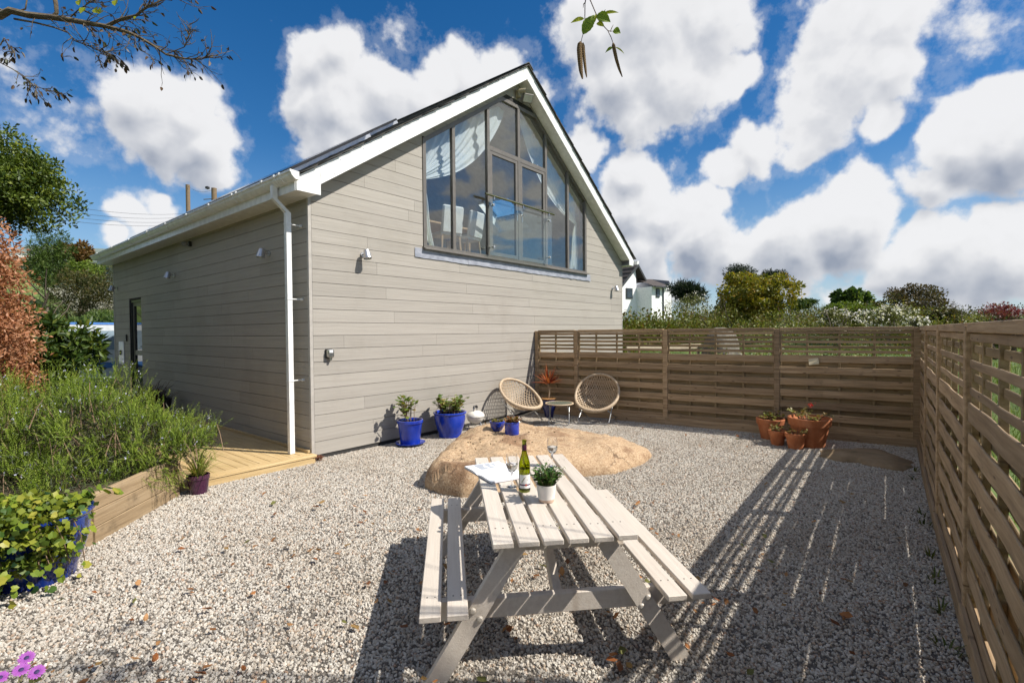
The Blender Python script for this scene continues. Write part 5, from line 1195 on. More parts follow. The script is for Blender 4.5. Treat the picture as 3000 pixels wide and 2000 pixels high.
def left_shade_trees():  # unseen evergreens, added to darken the side wall
    for k, (x, y, w, h, lab) in enumerate(((-5.2, 2.5, 1.5, 4.2, 'added unseen evergreen beside the copper hedge, shading the side wall'), (-5.8, 6.0, 1.8, 5.2, 'tallest added unseen evergreen left of the bed, shading the side wall'), (-4.6, 10.0, 1.7, 5.0, 'broad added unseen evergreen before the bank, shading the side wall'), (-7.5, -1.5, 1.2, 3.0, 'added unseen evergreen nearest the yard, shading the side wall'))):
        t = empty('added_shade_tree', (x, y, .3), lab, 'tree', 'added evergreens shading the side wall'); bl = [(Vector((x + .5 * w * math.sin(i * 2.4), y + .6 * w * math.cos(i * 2.4), .9 + h * i / 7)), (w * .75, w * .8, h * .24)) for i in range(7)]
        leafcloud('crown', G_DARK, t, bl, 5200, .17, 130 + k, .55, .36, 40, o=(x, y, .3)); mb = MB(); branchy(mb, Vector((0, 0, -.1)), Vector((0, 0, 1)), h * .6, .12, 2, random.Random(k), .5, 4); mb.obj('trunk', BARK, t)
left_shade_trees()

# ------------------------------------------------------------------ beyond the left end of the house
def left_far():
    c = at(300, 1075, 16.5); g = gz(c.x, c.y); t = empty('parked_van', (c.x, c.y, g), 'pale blue and white van mostly hidden behind the end of the house', 'van', None, R(10))
    wh = plain('van_white', (.62, .66, .70), .25, coat=.4); bl = plain('van_blue', (.08, .2, .5), .25, coat=.4)
    body = [(-2.2, .35), (2.0, .35), (2.15, .8), (1.9, 1.15), (1.45, 1.85), (1.2, 1.98), (-2.1, 1.98), (-2.2, 1.8)]
    MB().prism(body, 1, -.85, .85).obj('body', wh, t); MB().cbox((-2.15, -.8, 1.985), (1.2, .8, 2.06), .02).obj('roof', bl, t); MB().box((-2.0, -.856, 1.2), (.9, -.8515, 1.8)).obj('side_window', plain('van_glass', (.25, .33, .40), .05), t); MB().prism([(1.5, 1.2), (1.93, 1.17), (1.5, 1.83)], 1, -.8, .8).obj('windscreen', plain('van_glass', (.25, .33, .40), .05), t)
    MB().box((-2.1, -.857, .62), (2.0, -.852, .8)).obj('stripe', bl, t)
    tm = MB().lathe([(.12, -.1), (.31, -.1), (.33, -.06), (.33, .06), (.31, .1), (.12, .1)], 24).mesh('wheel', plain('tyre', (.02, .02, .02), .8), True)
    for x in (-1.4, 1.35):
        for y in (-.78, .78): inst('wheel', tm, t, (x, y, .33), (R(90), 0, 0))
    c = at(300, 800, 34); g = gz(c.x, c.y); z0 = at(300, 840, 34).z - .6; t = empty('bungalow', (c.x, c.y, g), 'pale bungalow with a grey green roof half hidden on the bank at the left', 'house', None, R(-30))
    ww = plain('render_cream', (.55, .52, .45), .8); zb = z0 - g; ap = at(300, 735, 34).z - g
    MB().box((-3.5, -3, min(0, zb) - .5), (6, 3, zb + 2.0)).obj('wall', ww, t); MB().prism([(-3.5, zb + 2.0), (3.5, zb + 2.0), (0, ap)], 0, -3.48, 5.98).obj('gable', ww, t)
    rm = plain('roof_green_grey', (.16, .19, .16), .7)
    for s in (-1, 1): MB().add([(-4, s * 3.8, zb + 1.85), (6.4, s * 3.8, zb + 1.85), (6.4, 0, ap + .15), (-4, 0, ap + .15), (-4, s * 3.8, zb + 1.75), (6.4, s * 3.8, zb + 1.75), (6.4, 0, ap + .03), (-4, 0, ap + .03)], [(0, 1, 2, 3), (7, 6, 5, 4), (0, 4, 5, 1), (1, 5, 6, 2), (2, 6, 7, 3), (3, 7, 4, 0)]).obj('roof_slope', rm, t)
    for x in (-2.4, .2, 3.0):
        w = MB().box((x, -3.04, zb + .7), (x + 1.3, -3.005, zb + 1.7)).obj('window', plain('bung_frame', (.6, .6, .6), .5), t); MB().box((x + .08, -3.06, zb + .78), (x + 1.22, -3.045, zb + 1.62)).obj('pane', plain('bung_glass', (.10, .14, .18), .05), w)
    PM = plain('pole_wood', (.20, .14, .085), .85)
    tops = []
    for (px, y0, y1, d, wpx, lab, g_) in ((550, 543, 640, 36, 11, 'slim wooden telegraph pole rising behind the house eaves', 0), (627, 553, 620, 30, 14, 'thicker wooden telegraph pole nearest the roof slope', 1)):
        p = at(px, y0, d); g = gz(p.x, p.y); t = empty('telegraph_pole', (p.x, p.y, g), lab, 'telegraph pole', 'telegraph poles behind the roof'); r_ = wpx * d / FPX / 2
        MB().tube([(0, 0, -.5), (0, 0, p.z - g)], [r_ * 1.25, r_], 12).obj('shaft', PM, t, True); MB().lathe([(r_ * 1.05, 0), (r_ * 1.02, .03), (.01, .05)], 12, (0, 0, p.z - g)).obj('cap', PM, t); tops.append(p)
        if g_:
            MB().tube([(r_, 0, p.z - g - .55), (-r_ * 4, 0, p.z - g - .75)], .03, 6).obj('bracket', BLACK, t); MB().lathe([(.001, -.1), (.12, -.05), (.12, .05), (.001, .1)], 12, (-.36, 0, p.z - g - .02)).obj('insulator', BLACK, t, True)
        else: MB().box((-.12, -.03, p.z - g - .12), (.12, .03, p.z - g - .06)).obj('bracket', BLACK, t)
    for (ya, yb, xa, xb, da, db, lab) in ((592, 625, 120, 546, 20, 36, 'topmost overhead wire crossing the sky at the left'), (610, 635, 120, 546, 20, 36, 'second overhead wire from the top at the left'), (624, 646, 120, 546, 20, 36, 'third overhead wire from the top at the left'), (637, 655, 120, 546, 20, 36, 'lowest overhead wire crossing the sky at the left'), (546, 556, 552, 622, 36, 30, 'short overhead wire joining the two telegraph poles')):
        a = at(xa, ya, da); b = at(xb, yb, db); pts = [a.lerp(b, u / 10) - Vector((0, 0, .25 * (1 - (u / 5 - 1) ** 2))) for u in range(11)]
        if xa < 500: e = a - (b - a) * .6; pts = [e] + pts
        o = MB().tube(pts, .008, 5).obj('overhead_wire', BLACK); tag(o, lab, 'wire', 'overhead wires')
left_far()

# ------------------------------------------------------------------ beyond the fences: hedge, trees, white house
def right_far():
    c0 = at(1815, 930, 15.5); c1 = at(2110, 935, 19.); t = empty('mixed_hedge', (c0.x, c0.y, gz(c0.x, c0.y)), 'clipped mixed green and russet hedge behind the far fence', 'hedge'); o = t.location.copy(); bl = []
    for k in range(12):
        p = c0.lerp(c1, k / 11); bl.append((Vector((p.x, p.y, 1.12 + .06 * math.sin(k * 2))), (.9, .7, 1.12)))
    HM = leafmat('hedge_leaf', [(.04, .06, .012), (.10, .13, .018), (.17, .20, .025), (.15, .08, .025), (.22, .30, .04)]); leafcloud('foliage', HM, t, bl, 46000, .095, 51, .6, .34, 200, o=o, inner=.2)
    # white house
    d = 46; WH = plain('white_render', (.84, .84, .84), .8); RT = material('brown_tile', [(.05, .04, .035), (.085, .068, .06)], (3, 3, 3), 4, .8, .2); TRD = plain('dark_trim', (.04, .042, .045), .5); GL = plain('dark_pane', (.05, .07, .09), .05)
    A = at(1824, 910, d); g = gz(A.x, A.y); rt = (CM3 @ Vector((1, 0, 0))); ang = math.atan2(rt.y, rt.x); t = empty('white_house', (A.x, A.y, g), 'white rendered house with brown tiled gables beyond the hedge', 'house', None, ang + R(34))
    s = d / FPX * 1.24; Z = lambda py: at(1850, py - 8, d).z - g; X = lambda px: (px - 1824) * s
    # main gable faces the camera, its ridge running away; a lower gabled wing stands to its right
    ea, ap_ = Z(862), Z(778); xl, xr, xm = X(1775), X(1893), X(1868)
    pl = [(X(1790), -.5), (X(1872), -.5), (X(1872), Z(850)), (xm, Z(786)), (X(1790), Z(880))]
    MB().prism(pl, 1, 0., 9.).obj('wall', WH, t)
    rs = sub('roof', t)
    def slope(a, b, y0, y1, th=.22): 
        return MB().prism([a, b, (b[0], b[1] - th), (a[0], a[1] - th)], 1, y0, y1).obj('roof_slope', RT, rs)
    slope((X(1760), Z(905)), (xm, ap_), -.35, 9.3); slope((xm, ap_), (X(1896), Z(824)), -.35, 9.3)
    MB().prism([(xm, ap_ + .02), (X(1897), Z(824) + .02), (X(1897), Z(832)), (xm, Z(787))], 1, -.38, -.352).obj('bargeboard', TRD, rs); MB().prism([(X(1760), Z(905) + .02), (xm, ap_ + .02), (xm, Z(787)), (X(1760), Z(914))], 1, -.38, -.352).obj('bargeboard', TRD, rs)
    # wing: its ridge runs across, its gable end looks right
    MB().box((X(1872), -1.8, -.5), (X(1920), 6., Z(849))).obj('wing_wall', WH, t)
    gb = MB().prism([(-1.8, -.5), (3.0, -.5), (3.0, Z(850)), (.6, Z(822)), (-1.8, Z(850))], 0, X(1920), X(1920) + .25); gb.obj('wing_gable', WH, t)
    MB().prism([(X(1920) + .251, -.5), (X(1951), -.5), (X(1951), Z(848)), (X(1941), Z(828)), (X(1920) + .251, Z(846))], 1, -1.55, -1.5).obj('gable_face', WH, t)
    MB().add([(X(1871), -2.2, Z(849)), (X(1922), -2.2, Z(846)), (X(1942), .5, Z(817)), (X(1884), .5, Z(820))], [(0, 1, 2, 3)]).obj('roof_slope', RT, rs); MB().add([(X(1922), -2.2, Z(846)), (X(1942), .5, Z(817)), (X(1960), -1.4, Z(848)), (X(1957), -1.6, Z(853)), (X(1940), -1.6, Z(828)), (X(1924), -2.2, Z(850))], [(0, 1, 4, 5), (1, 2, 3, 4)]).obj('verge_trim', TRD, rs)
    for k in range(9):
        u = k / 9; MB().tube([(X(1760) + (xm - X(1760)) * u, -.36, Z(905) + (ap_ - Z(905)) * u + .03), (X(1760) + (xm - X(1760)) * u, 9.3, Z(905) + (ap_ - Z(905)) * u + .03)], .05, 4).obj('tile_course', RT, rs)
    for (a, b, y0, y1, yy) in ((1835, 1857, 851, 882, -.06), (1886, 1899, 854, 880, -1.86)):
        w = MB().box((X(a), yy, Z(y1)), (X(b), yy + .05, Z(y0))).obj('window', TRD, t); MB().box((X(a) + .1, yy - .02, Z(y1) + .1), (X(b) - .1, yy - .002, Z(y0) - .28)).obj('pane', GL, w); MB().box((X(a) + .1, yy - .02, Z(y0) - .22), (X(b) - .1, yy - .002, Z(y0) - .08)).obj('pane', GL, w)
    MB().tube([(X(1911), -1.85, Z(852)), (X(1912), -1.85, -.4)], .07, 6).obj('downpipe', TRD, t); MB().box((X(1871), -2.3, Z(852)), (X(1922), -2.15, Z(848))).obj('gutter', TRD, t)
    # trees and shrubs, near to far
    bush('golden_maple', 'golden orange leafed maple, the largest shrub behind the far fence', 'tree', 2213, 888, 19, 225, 190, G_YEL, 19000, .105, 61, asp=.75, lobes=13, kc=70, clump=.2)
    bush('russet_hedge_shrub', 'olive leafed shrub left of the golden maple', 'shrub', 2130, 920, 21, 80, 80, GORSE, 3500, .10, 62, asp=.5)
    for (px, py, w, h, sd, lab) in ((2160, 812, 130, 70, 63, 'dark windswept pine, the left one on the skyline'), (2262, 815, 90, 55, 64, 'dark windswept pine, the right one behind the golden maple')):
        bush('pine_tree', lab, 'tree', px, py, 62, w, h, G_PINE, 6500, .34, sd, 'pines on the skyline', asp=.2, lobes=9, kc=60, clump=.2, inner=.2)
    bush('palm_tree', 'dark spiky cabbage palm right of the white house', 'tree', 2015, 862, 33, 110, 60, G_PINE, 4200, .42, 65, asp=.10, lobes=7, kc=30, clump=.3)
    def blossom(px, py, d, w, h, n, sd, lab):
        t, c, W_, H_ = bush('blossom_shrub', lab, 'shrub', px, py, d, w, h, leafmat('haw_green', [(.06, .06, .02), (.12, .13, .03), (.17, .2, .05)]), n, .06, sd, 'white blossom shrubs beyond the fence', lobes=5); r = random.Random(sd); o = t.location
        leafcloud('blossom', BLOSS, t, [(c, (W_ * 1.05, W_, H_ * 1.1))], n // 3, .05, sd + 1, .8, .16, 60, o=o, inner=.4); mb = MB()
        for k in range(9): branchy(mb, Vector((r.uniform(-.4, .4) * W_, r.uniform(-.4, .4) * W_, c.z - o.z - H_)), Vector((r.uniform(-.5, .5), r.uniform(-.5, .5), 1)).normalized(), H_ * .9, .014, 2, r, .5, 3)
        mb.obj('branches', BARK, t)
    blossom(2010, 892, 24, 150, 70, 1800, 66, 'white blossom shrub on the slope below the palm'); blossom(2455, 935, 16, 110, 60, 1500, 67, 'white blossom shrub left of the green bush, over the far fence'); blossom(2600, 925, 14, 150, 75, 2000, 68, 'white blossom shrub below the dark hawthorn'); blossom(2690, 945, 12, 60, 40, 500, 69, 'small sprig of white blossom at the fence corner')
    bush('green_bush', 'rounded light green bush over the middle of the far fence', 'bush', 2478, 920, 17, 135, 95, G_LIME, 8000, .085, 70, lobes=6)
    t, c, W_, H_ = bush('sycamore_sapling', 'upright young sycamore with broad leaves on the skyline', 'tree', 2500, 868, 21, 95, 58, G_MID, 1500, .20, 71, asp=.8, lobes=4, kc=22, clump=.3)
    def bare(px, py, d, w, h, mat, n, size, sd, lab, name='hawthorn_tree'):
        c = at(px, py + h / 2, d); H_ = h * d / FPX; W_ = w * d / FPX / 2; g = min(gz(c.x, c.y), c.z); t = empty(name, (c.x, c.y, g), lab, 'tree'); mb = MB(); r = random.Random(sd); rt = CM3 @ Vector((1, 0, 0)); b0 = c.z - g
        for k in range(13):
            u = r.uniform(-1, 1); p0 = Vector(rt * u * W_ * .55) + Vector((0, r.uniform(-.3, .3) * W_, 0)); branchy(mb, Vector((p0.x, p0.y, b0 * .5)), (Vector(rt * u * .7) + Vector((0, 0, 1))).normalized(), (H_ + b0 * .4) * (1 - .35 * abs(u)) * .5, .035, 3, r, .5, 4)
        mb.obj('branches', TWIG, t); leafcloud('sparse_leaves', mat, t, [(Vector((c.x, c.y, c.z + H_ * .55)), (W_ * .8, W_ * .6, H_ * .42))], n, size, sd, .6, .35, 30, o=t.location, inner=.2)
    bare(2680, 885, 19, 230, 100, leafmat('haw_leaf', [(.05, .04, .02), (.11, .08, .035), (.07, .09, .03)]), 7000, .075, 72, 'dark bare-twigged hawthorn on the skyline at the right'); bare(2935, 915, 8.4, 150, 60, REDB, 1500, .032, 73, 'red budded shrub just beyond the right hand fence', 'red_budded_shrub')
    bush('gorse_clump', 'olive and orange gorse on the rise right of the corner post', 'bush', 2735, 935, 16, 170, 60, GORSE, 7000, .07, 74, lobes=6, trunk=False); bush('heath_bush', 'yellow green heath bush in front of the dark hawthorn', 'bush', 2660, 935, 17, 160, 50, G_LIME, 6000, .07, 75, lobes=6, trunk=False); bush('dark_shrub', 'low dark shrub on the skyline right of the golden maple', 'shrub', 2345, 895, 30, 110, 40, G_DARK, 3500, .12, 76, trunk=False); bush('dark_shrub', 'dark shrub clump on the skyline left of the dark hawthorn', 'shrub', 2560, 900, 26, 110, 40, GORSE, 3500, .11, 77, trunk=False)
    r = np.random.RandomState(44)
    for nm, n_, dl, dh, y0, mt, cnt, sz, lab, rl, rh in (('far_scrub', 30, 27, 36, 925, leafmat('far_scrub_leaf', [(.02, .03, .012), (.05, .06, .02), (.09, .09, .03), (.12, .07, .03)]), 22000, .15, 'dark irregular hedgerow along the skyline beyond the far fence', .6, 1.15),
                                     ('low_scrub', 40, 13, 21, 948, leafmat('scrub_leaf', [(.03, .045, .012), (.09, .11, .02), (.19, .22, .035), (.16, .10, .03), (.30, .32, .06)]), 34000, .08, 'low mixed green scrub covering the rise beyond the far fence', .35, .85)):
        bl = []
        for k in range(n_):
            px = 2020 + k * 1000 / n_ + r.uniform(-14, 14); d_ = r.uniform(dl, dh); p = at(px, y0 + r.uniform(-14, 10), d_); rr = r.uniform(rl, rh) * d_ / ((dl + dh) / 2); bl.append((Vector((p.x, p.y, p.z - rr * .4)), (rr * 1.25, rr, rr * r.uniform(.8, 1.3))))
        leafcloud(nm, mt, None, bl, cnt, sz, 45, .45, .3, 220, inner=.3)['label'] = lab
    mb = MB(); rg = random.Random(21)
    for k in range(46):
        p = at(2030 + k * 21 + rg.uniform(-10, 10), 955, rg.uniform(14, 26)); branchy(mb, p, Vector((rg.gauss(0, .3), rg.gauss(0, .3), 1)).normalized(), rg.uniform(.3, .6), .014, 2, rg, .55, 3)
    mb.obj('scrub_stems', TWIG, None, kind='stuff')['label'] = 'bare stems rising out of the scrub beyond the far fence'
    bl = []
    for k in range(46):
        u = r.uniform(0, 1); x = 5.9 + u * .75 + r.uniform(.5, 2.6); y = -1.2 - u * 5.4 + r.uniform(-.3, .3); hh = r.uniform(.25, .6); bl.append((Vector((x, y, gz(x, y) + hh * .6)), (r.uniform(.25, .5), r.uniform(.25, .5), hh)))
    leafcloud('border_plants', leafmat('border_leaf', [(.03, .05, .01), (.08, .11, .02), (.17, .21, .035), (.22, .16, .05), (.5, .48, .42)]), None, bl, 20000, .07, 48, .4, .4, 160)['label'] = 'mixed border plants close behind the far fence'
    # grass bank, rocks, path
    for (px, py, d, w, h, lab, sd) in ((2112, 1003, 12.5, 130, 88, 'big grey boulder close behind the far fence', 1),):
        c = at(px, py, d); W_ = w * d / FPX / 2; H_ = h * d / FPX; V = []; n, k = 28, 9; g = max(gz(c.x, c.y), at(px, py - h / 2, d).z - H_ * 1.25); zt = at(px, py - h / 2, d).z - g
        for j in range(k + 1):
            f = j / k * math.pi / 2
            for i in range(n):
                a = 2 * math.pi * i / n; e = 1 + .16 * math.sin(2 * a + sd) + .08 * math.sin(5 * a + sd * 2) + .05 * noise3(3 * math.cos(a), f * 3, sd); V.append((W_ * 1.25 * math.cos(a) * math.cos(f) ** .85 * e, W_ * math.sin(a) * math.cos(f) ** .85 * e, -.15 + (zt + .15) * math.sin(f) * (1 + .10 * math.sin(3 * a + f * 5 + sd) * math.cos(f))))
        F = [(j * n + i, j * n + (i + 1) % n, (j + 1) * n + (i + 1) % n, (j + 1) * n + i) for j in range(k) for i in range(n)]; o = npmesh('field_rock', V, F, material('grey_granite', [(.06, .055, .042), (.13, .115, .09), (.21, .19, .15)], (9, 9, 9), 10, .9, 1., (24, 24, 24)), smooth=True); o.location = (c.x, c.y, g); tag(o, lab, 'rock')
    pp = [at(2200, 1012, 11.5), at(2255, 1012, 11.), at(2225, 985, 16.), at(2200, 985, 16.5)]; struct(MB().add([(p.x, p.y, max(gz(p.x, p.y), .0) + .03) for p in pp], [(0, 1, 2, 3)]).obj('path', plain('path_stone', (.42, .37, .32), .9)))
    a, b = at(1835, 1012, 12.), at(2060, 1012, 13.); t = empty('timber_edging', (a.x, a.y, .0), 'pale horizontal plank low behind the far fence', 'plank'); v = b - a; m = Matrix.Translation((0, 0, 1.30)) @ Matrix.Rotation(math.atan2(v.y, v.x), 4, 'Z')
    MB().cbox((0, -.02, 0), (Vector((v.x, v.y, 0)).length, .02, .12), .004, m).obj('plank', plain('pale_plank', (.5, .42, .3), .8), t)
    for u in (.1, 1.2, 2.3): MB().box((u - .03, .02, -1.35), (u + .03, .06, .1), m).obj('stake', plain('pale_plank', (.5, .42, .3), .8), t)
    c = at(2338, 885, 60); t = empty('mine_chimney', (c.x, c.y, gz(c.x, c.y)), 'tiny dark chimney stack on the far skyline right of the maple', 'chimney'); MB().tube([(0, 0, 0), (0, 0, c.z - gz(c.x, c.y) + .3)], [.32, .22], 10).obj('stack', plain('dark_brick', (.05, .045, .04), .8), t); MB().lathe([(.22, 0), (.28, .05), (.28, .2), (.2, .22)], 10, (0, 0, c.z - gz(c.x, c.y) + .2)).obj('cap', plain('dark_brick', (.05, .045, .04), .8), t)
    st = struct(MB().add([(7.6, -8.6, .0), (-9., -9.4, .0), (-9., -10.2, .0), (7.6, -9.3, .0)], [(0, 3, 2, 1)]).obj('side_path', plain('side_path', (.46, .42, .37), .9))); 
    # meadow grass and plants seen through the fences
    r = np.random.RandomState(5); n = 42000; x = np.concatenate([r.uniform(-6, 12, n // 2), r.uniform(6.2, 15, n // 2)]); y = np.concatenate([r.uniform(-13, -7.25, n // 2), r.uniform(-9, 3, n // 2)]); z = np.array([terrain_h(a, b) for a, b in zip(x, y)]); az = r.rand(n) * 6.28; L = r.uniform(.06, .2, n); w = .006
    P = np.stack([x, y, z], 1); S = np.stack([np.cos(az), np.sin(az), 0 * az], 1) * w; D = np.stack([r.randn(n) * .3, r.randn(n) * .3, np.ones(n)], 1) * L[:, None]; V = np.stack([P - S, P + S, P + D], 1).reshape(-1, 3)
    npmesh('meadow_grass', V, np.arange(3 * n).reshape(-1, 3), leafmat('grass_blade', [(.07, .12, .015), (.14, .21, .03), (.24, .27, .06)], .4), None, np.repeat(r.rand(n), 3), kind='stuff')['label'] = 'rough green grass beyond the fences'
    bush('side_hedge', 'dark green hedge far beyond the right hand fence', 'hedge', 2960, 985, 14, 260, 120, G_DARK, 8000, .10, 79, lobes=7, trunk=False)
right_far()
# ------------------------------------------------------------------ twigs overhead
def overhead():
    g = empty('overhanging_branch', at(-250, 60, 3.0), 'nearly bare overhanging branch with dark shrivelled leaves at the upper left', 'branch'); o = Vector(g.location); r = random.Random(15); mb = MB(); lv = []; BK = material('lichen_bark', [(.05, .035, .022), (.10, .075, .045), (.15, .125, .075)], (40, 40, 40), 5, .9, .5, (60, 60, 60))
    def P(x, y, d=3.): return at(x / 2.24 * .93, y / 2.24 * (.94 if x > 600 else 1.), d) - o
    def limb(pts, r0, r1, d=3., dd=0.):
        q = [P(x, y, d + dd * i / len(pts)) for i, (x, y) in enumerate(pts)]; k = len(q); mb.tube(q, [r0 + (r1 - r0) * i / (k - 1) for i in range(k)], 6, True); return q
    def twigs(q, n, L, lo=.2, leafp=.3, droop=-.25):
        for _ in range(n):
            t = r.uniform(lo, 1) * (len(q) - 1); i = min(len(q) - 2, int(t)); s = q[i].lerp(q[i + 1], t - i); d = (q[i + 1] - q[i]).normalized()
            nd = (d * .9 + Vector((r.gauss(0, .5), r.gauss(0, .5), r.gauss(droop * .4, .5)))).normalized(); pts = [s]; l = L * r.uniform(.4, 1.2)
            for j in range(4): nd = (nd + Vector((r.gauss(0, .22), r.gauss(0, .22), r.gauss(0, .22)))).normalized(); pts.append(pts[-1] + nd * l / 4)
            mb.tube(pts, [.0032, .0026, .002, .0016, .0011], 4, False)
            for j in range(2):
                e = pts[r.randint(1, 4)]; n2 = (nd + Vector((r.gauss(0, .7), r.gauss(0, .7), r.gauss(0, .7)))).normalized(); mb.tube([e, e + n2 * l * .25, e + n2 * l * .4 + Vector((0, 0, r.gauss(0, .01)))], [.0016, .0012, .0008], 3, False)
                if r.random() < leafp: lv.append((e + n2 * l * .4, n2))
            if r.random() < leafp: lv.append((pts[-1], nd))
    m = limb([(-560, 130), (-200, 115), (0, 105), (70, 70), (200, 100), (370, 115), (480, 130), (600, 150), (750, 185), (900, 225), (980, 260), (1100, 330), (1170, 380), (1300, 410), (1420, 415), (1500, 385)], .024, .0022); twigs(m[3:], 62, .17, .1, .4)
    a = limb([(750, 185), (820, 150), (870, 130), (960, 110), (1010, 70), (1060, 40), (1150, 0), (1250, -40)], .011, .003); twigs(a, 40, .16, .1, .35)
    a = limb([(380, -40), (395, 30), (400, 85), (372, 112), (300, 118)], .012, .010); a = limb([(0, 60), (60, 95), (180, 60), (190, 0), (170, -40)], .006, .003)
    a = limb([(100, 125), (250, 150), (380, 180), (480, 215), (530, 270), (620, 320), (700, 350), (760, 370)], .006, .0016); twigs(a, 22, .13, .5, .5)
    a = limb([(0, 300), (30, 250), (60, 300), (100, 340), (110, 390)], .004, .002); twigs(a, 8, .07, .1, .9)
    a = limb([(-60, 380), (0, 410), (90, 455), (180, 515), (240, 560), (320, 590), (390, 600)], .004, .0014); twigs(a, 22, .09, .35, .8, -.8)
    a = limb([(980, 300), (1000, 350), (1070, 400), (1095, 440)], .003, .002); twigs(a, 5, .05, .4, .5); a = limb([(480, 130), (560, 60), (600, 40), (660, 0)], .004, .002); twigs(a, 14, .12, .1, .25); a = limb([(1170, 380), (1300, 330), (1330, 250), (1340, 160)], .003, .0015); twigs(a, 22, .10, .1, .5)
    a = limb([(640, 320), (690, 400), (720, 470)], .002, .001); twigs(a, 10, .05, .4, .9, -.8)
    mb.obj('limb', BK, g, True, ang=60); bo = []
    V = [(0, 0, 0), (.25, .3, .10), (.18, .75, .04), (0, 1, -.05), (-.2, .75, .08), (-.24, .3, .12)]; me = [MB().add([(x, y, z * f) for x, y, z in V], [(0, 1, 2, 3), (0, 3, 4, 5)]).mesh('leaf', mt) for mt in (leafmat('shrivelled_leaf', [(.035, .025, .012)] * 2, .2), leafmat('brown_leaf', [(.10, .055, .022)] * 2, .3), leafmat('olive_leaf', [(.04, .05, .015)] * 2, .3)) for f in (1., -1.4)]
    for (p, d) in lv[:230]:
        q = (d + Vector((0, 0, -.9))).normalized().to_track_quat('Y', 'Z').to_matrix().to_4x4() @ Matrix.Rotation(r.uniform(0, 6), 4, 'Y'); ob = bpy.data.objects.new('leaf', me[r.choice((0, 0, 1, 2, 3, 4))]); ob.matrix_local = Matrix.Translation(p) @ q @ Matrix.Scale(r.uniform(.022, .042), 4); link(ob, g)
    YL = leafmat('lime_young_leaf', [(.30, .34, .02)] * 2, .5); ym = MB().add([(x * 1.5, y, z) for x, y, z in V], [(0, 1, 2, 3), (0, 3, 4, 5)]).mesh('leaf', YL)
    for (x, y, rot) in ((560, 0, 200), (600, 50, 170), (670, 60, 215), (690, 70, 230), (820, 0, 190), (850, -20, 230), (960, 115, 170)):
        ob = bpy.data.objects.new('leaf', ym); ob.matrix_local = Matrix.Translation(P(x, y, 2.95)) @ CM3.to_4x4() @ Matrix.Rotation(R(rot), 4, 'Z') @ Matrix.Rotation(R(25), 4, 'X') @ Matrix.Scale(.055 if x < 900 else .025, 4); ob['label'] = 'fresh yellow green leaf'; link(ob, g)
    # trunk that carries the limb, just outside the view
    tr = MB(); e = at(-560 / 2.24, 130 / 2.24, 3.0) - o; tr.tube([e, e + Vector((-.25, .1, -.12)), e + Vector((-.42, .15, -.6)), e + Vector((-.5, .1, -1.6)), Vector((e.x - .55, e.y + .1, -o.z))], [.03, .05, .075, .09, .12], 10); tr.obj('trunk', BK, g, True, ang=60)

    # birch twig with catkins
    d0 = 1.55; c = at(1710, -60, d0); g = empty('birch_twig', c, 'hanging birch twig with fresh leaves and brown catkins at the top of the picture', 'twig'); o = Vector(c); TW = plain('birch_bark', (.05, .022, .018), .6)
    def Q(x, y, d=d0): return at(1650 + x / 6.272, y / 6.272, d) - o
    MB().tube([Q(430, -900), Q(425, -400), Q(412, 0), Q(400, 80), Q(398, 370), Q(375, 600), Q(345, 700), Q(330, 770)], [.0022, .002, .0018, .0016, .0014, .0012, .0011, .001], 6).obj('stem', TW, g, True); MB().tube([Q(425, -500), Q(450, -200), Q(495, 0), Q(545, 120), Q(600, 250), Q(660, 390), Q(740, 480), Q(820, 565), Q(880, 690), Q(915, 790)], [.002, .002, .0018, .0017, .0016, .0015, .0014, .0013, .0012, .0011], 6).obj('stem', TW, g, True)
    for pts in ([(820, 565), (870, 580), (910, 575)], [(870, 575), (890, 520), (920, 460)], [(735, 245), (755, 210), (775, 180)], [(400, 50), (375, 80), (365, 150)]): MB().tube([Q(*p) for p in pts], [.0011, .0013, .0006], 5).obj('bud', plain('bud', (.13, .07, .03), .7), g, True)
    CK = material('catkin', [(.07, .035, .012), (.16, .09, .03), (.28, .19, .07)], (900, 900, 900), 3, .8, .6, (900, 900, 900), shift=False)
    for pts, w in (([(320, 770), (300, 900), (310, 1100), (325, 1300), (355, 1450)], 48), ([(365, 790), (375, 950), (395, 1150), (415, 1320), (432, 1425)], 27), ([(915, 790), (940, 920), (980, 1100), (1030, 1270), (1085, 1415)], 30)):
        q = [Q(*p) for p in pts]; n, k = 14, 40; V = []
        def PT(u): i = min(len(q) - 2, int(u * (len(q) - 1))); return q[i].lerp(q[i + 1], u * (len(q) - 1) - i)
        for j in range(k + 1):
            u = j / k; p = PT(u); rr = w / 6.272 * d0 / FPX * (min(1, u * 8 + .3) * (1 - u ** 3 * .75)); t = (PT(min(1, u + .03)) - PT(max(0, u - .03))).normalized(); a1 = t.orthogonal().normalized(); a2 = t.cross(a1)
            for i in range(n): a = 2 * math.pi * (i + .5 * (j % 2)) / n; V.append(tuple(p + (a1 * math.cos(a) + a2 * math.sin(a)) * rr * (1 + .13 * ((i + j) % 2))))
        MB().add(V, [(j * n + i, j * n + (i + 1) % n, (j + 1) * n + (i + 1) % n, (j + 1) * n + i) for j in range(k) for i in range(n)]).obj('catkin', CK, g)
    LM = [leafmat('birch_leaf_a', [(.13, .22, .015), (.26, .36, .03)], .5), leafmat('birch_leaf_b', [(.32, .36, .02), (.50, .52, .05)], .5)]
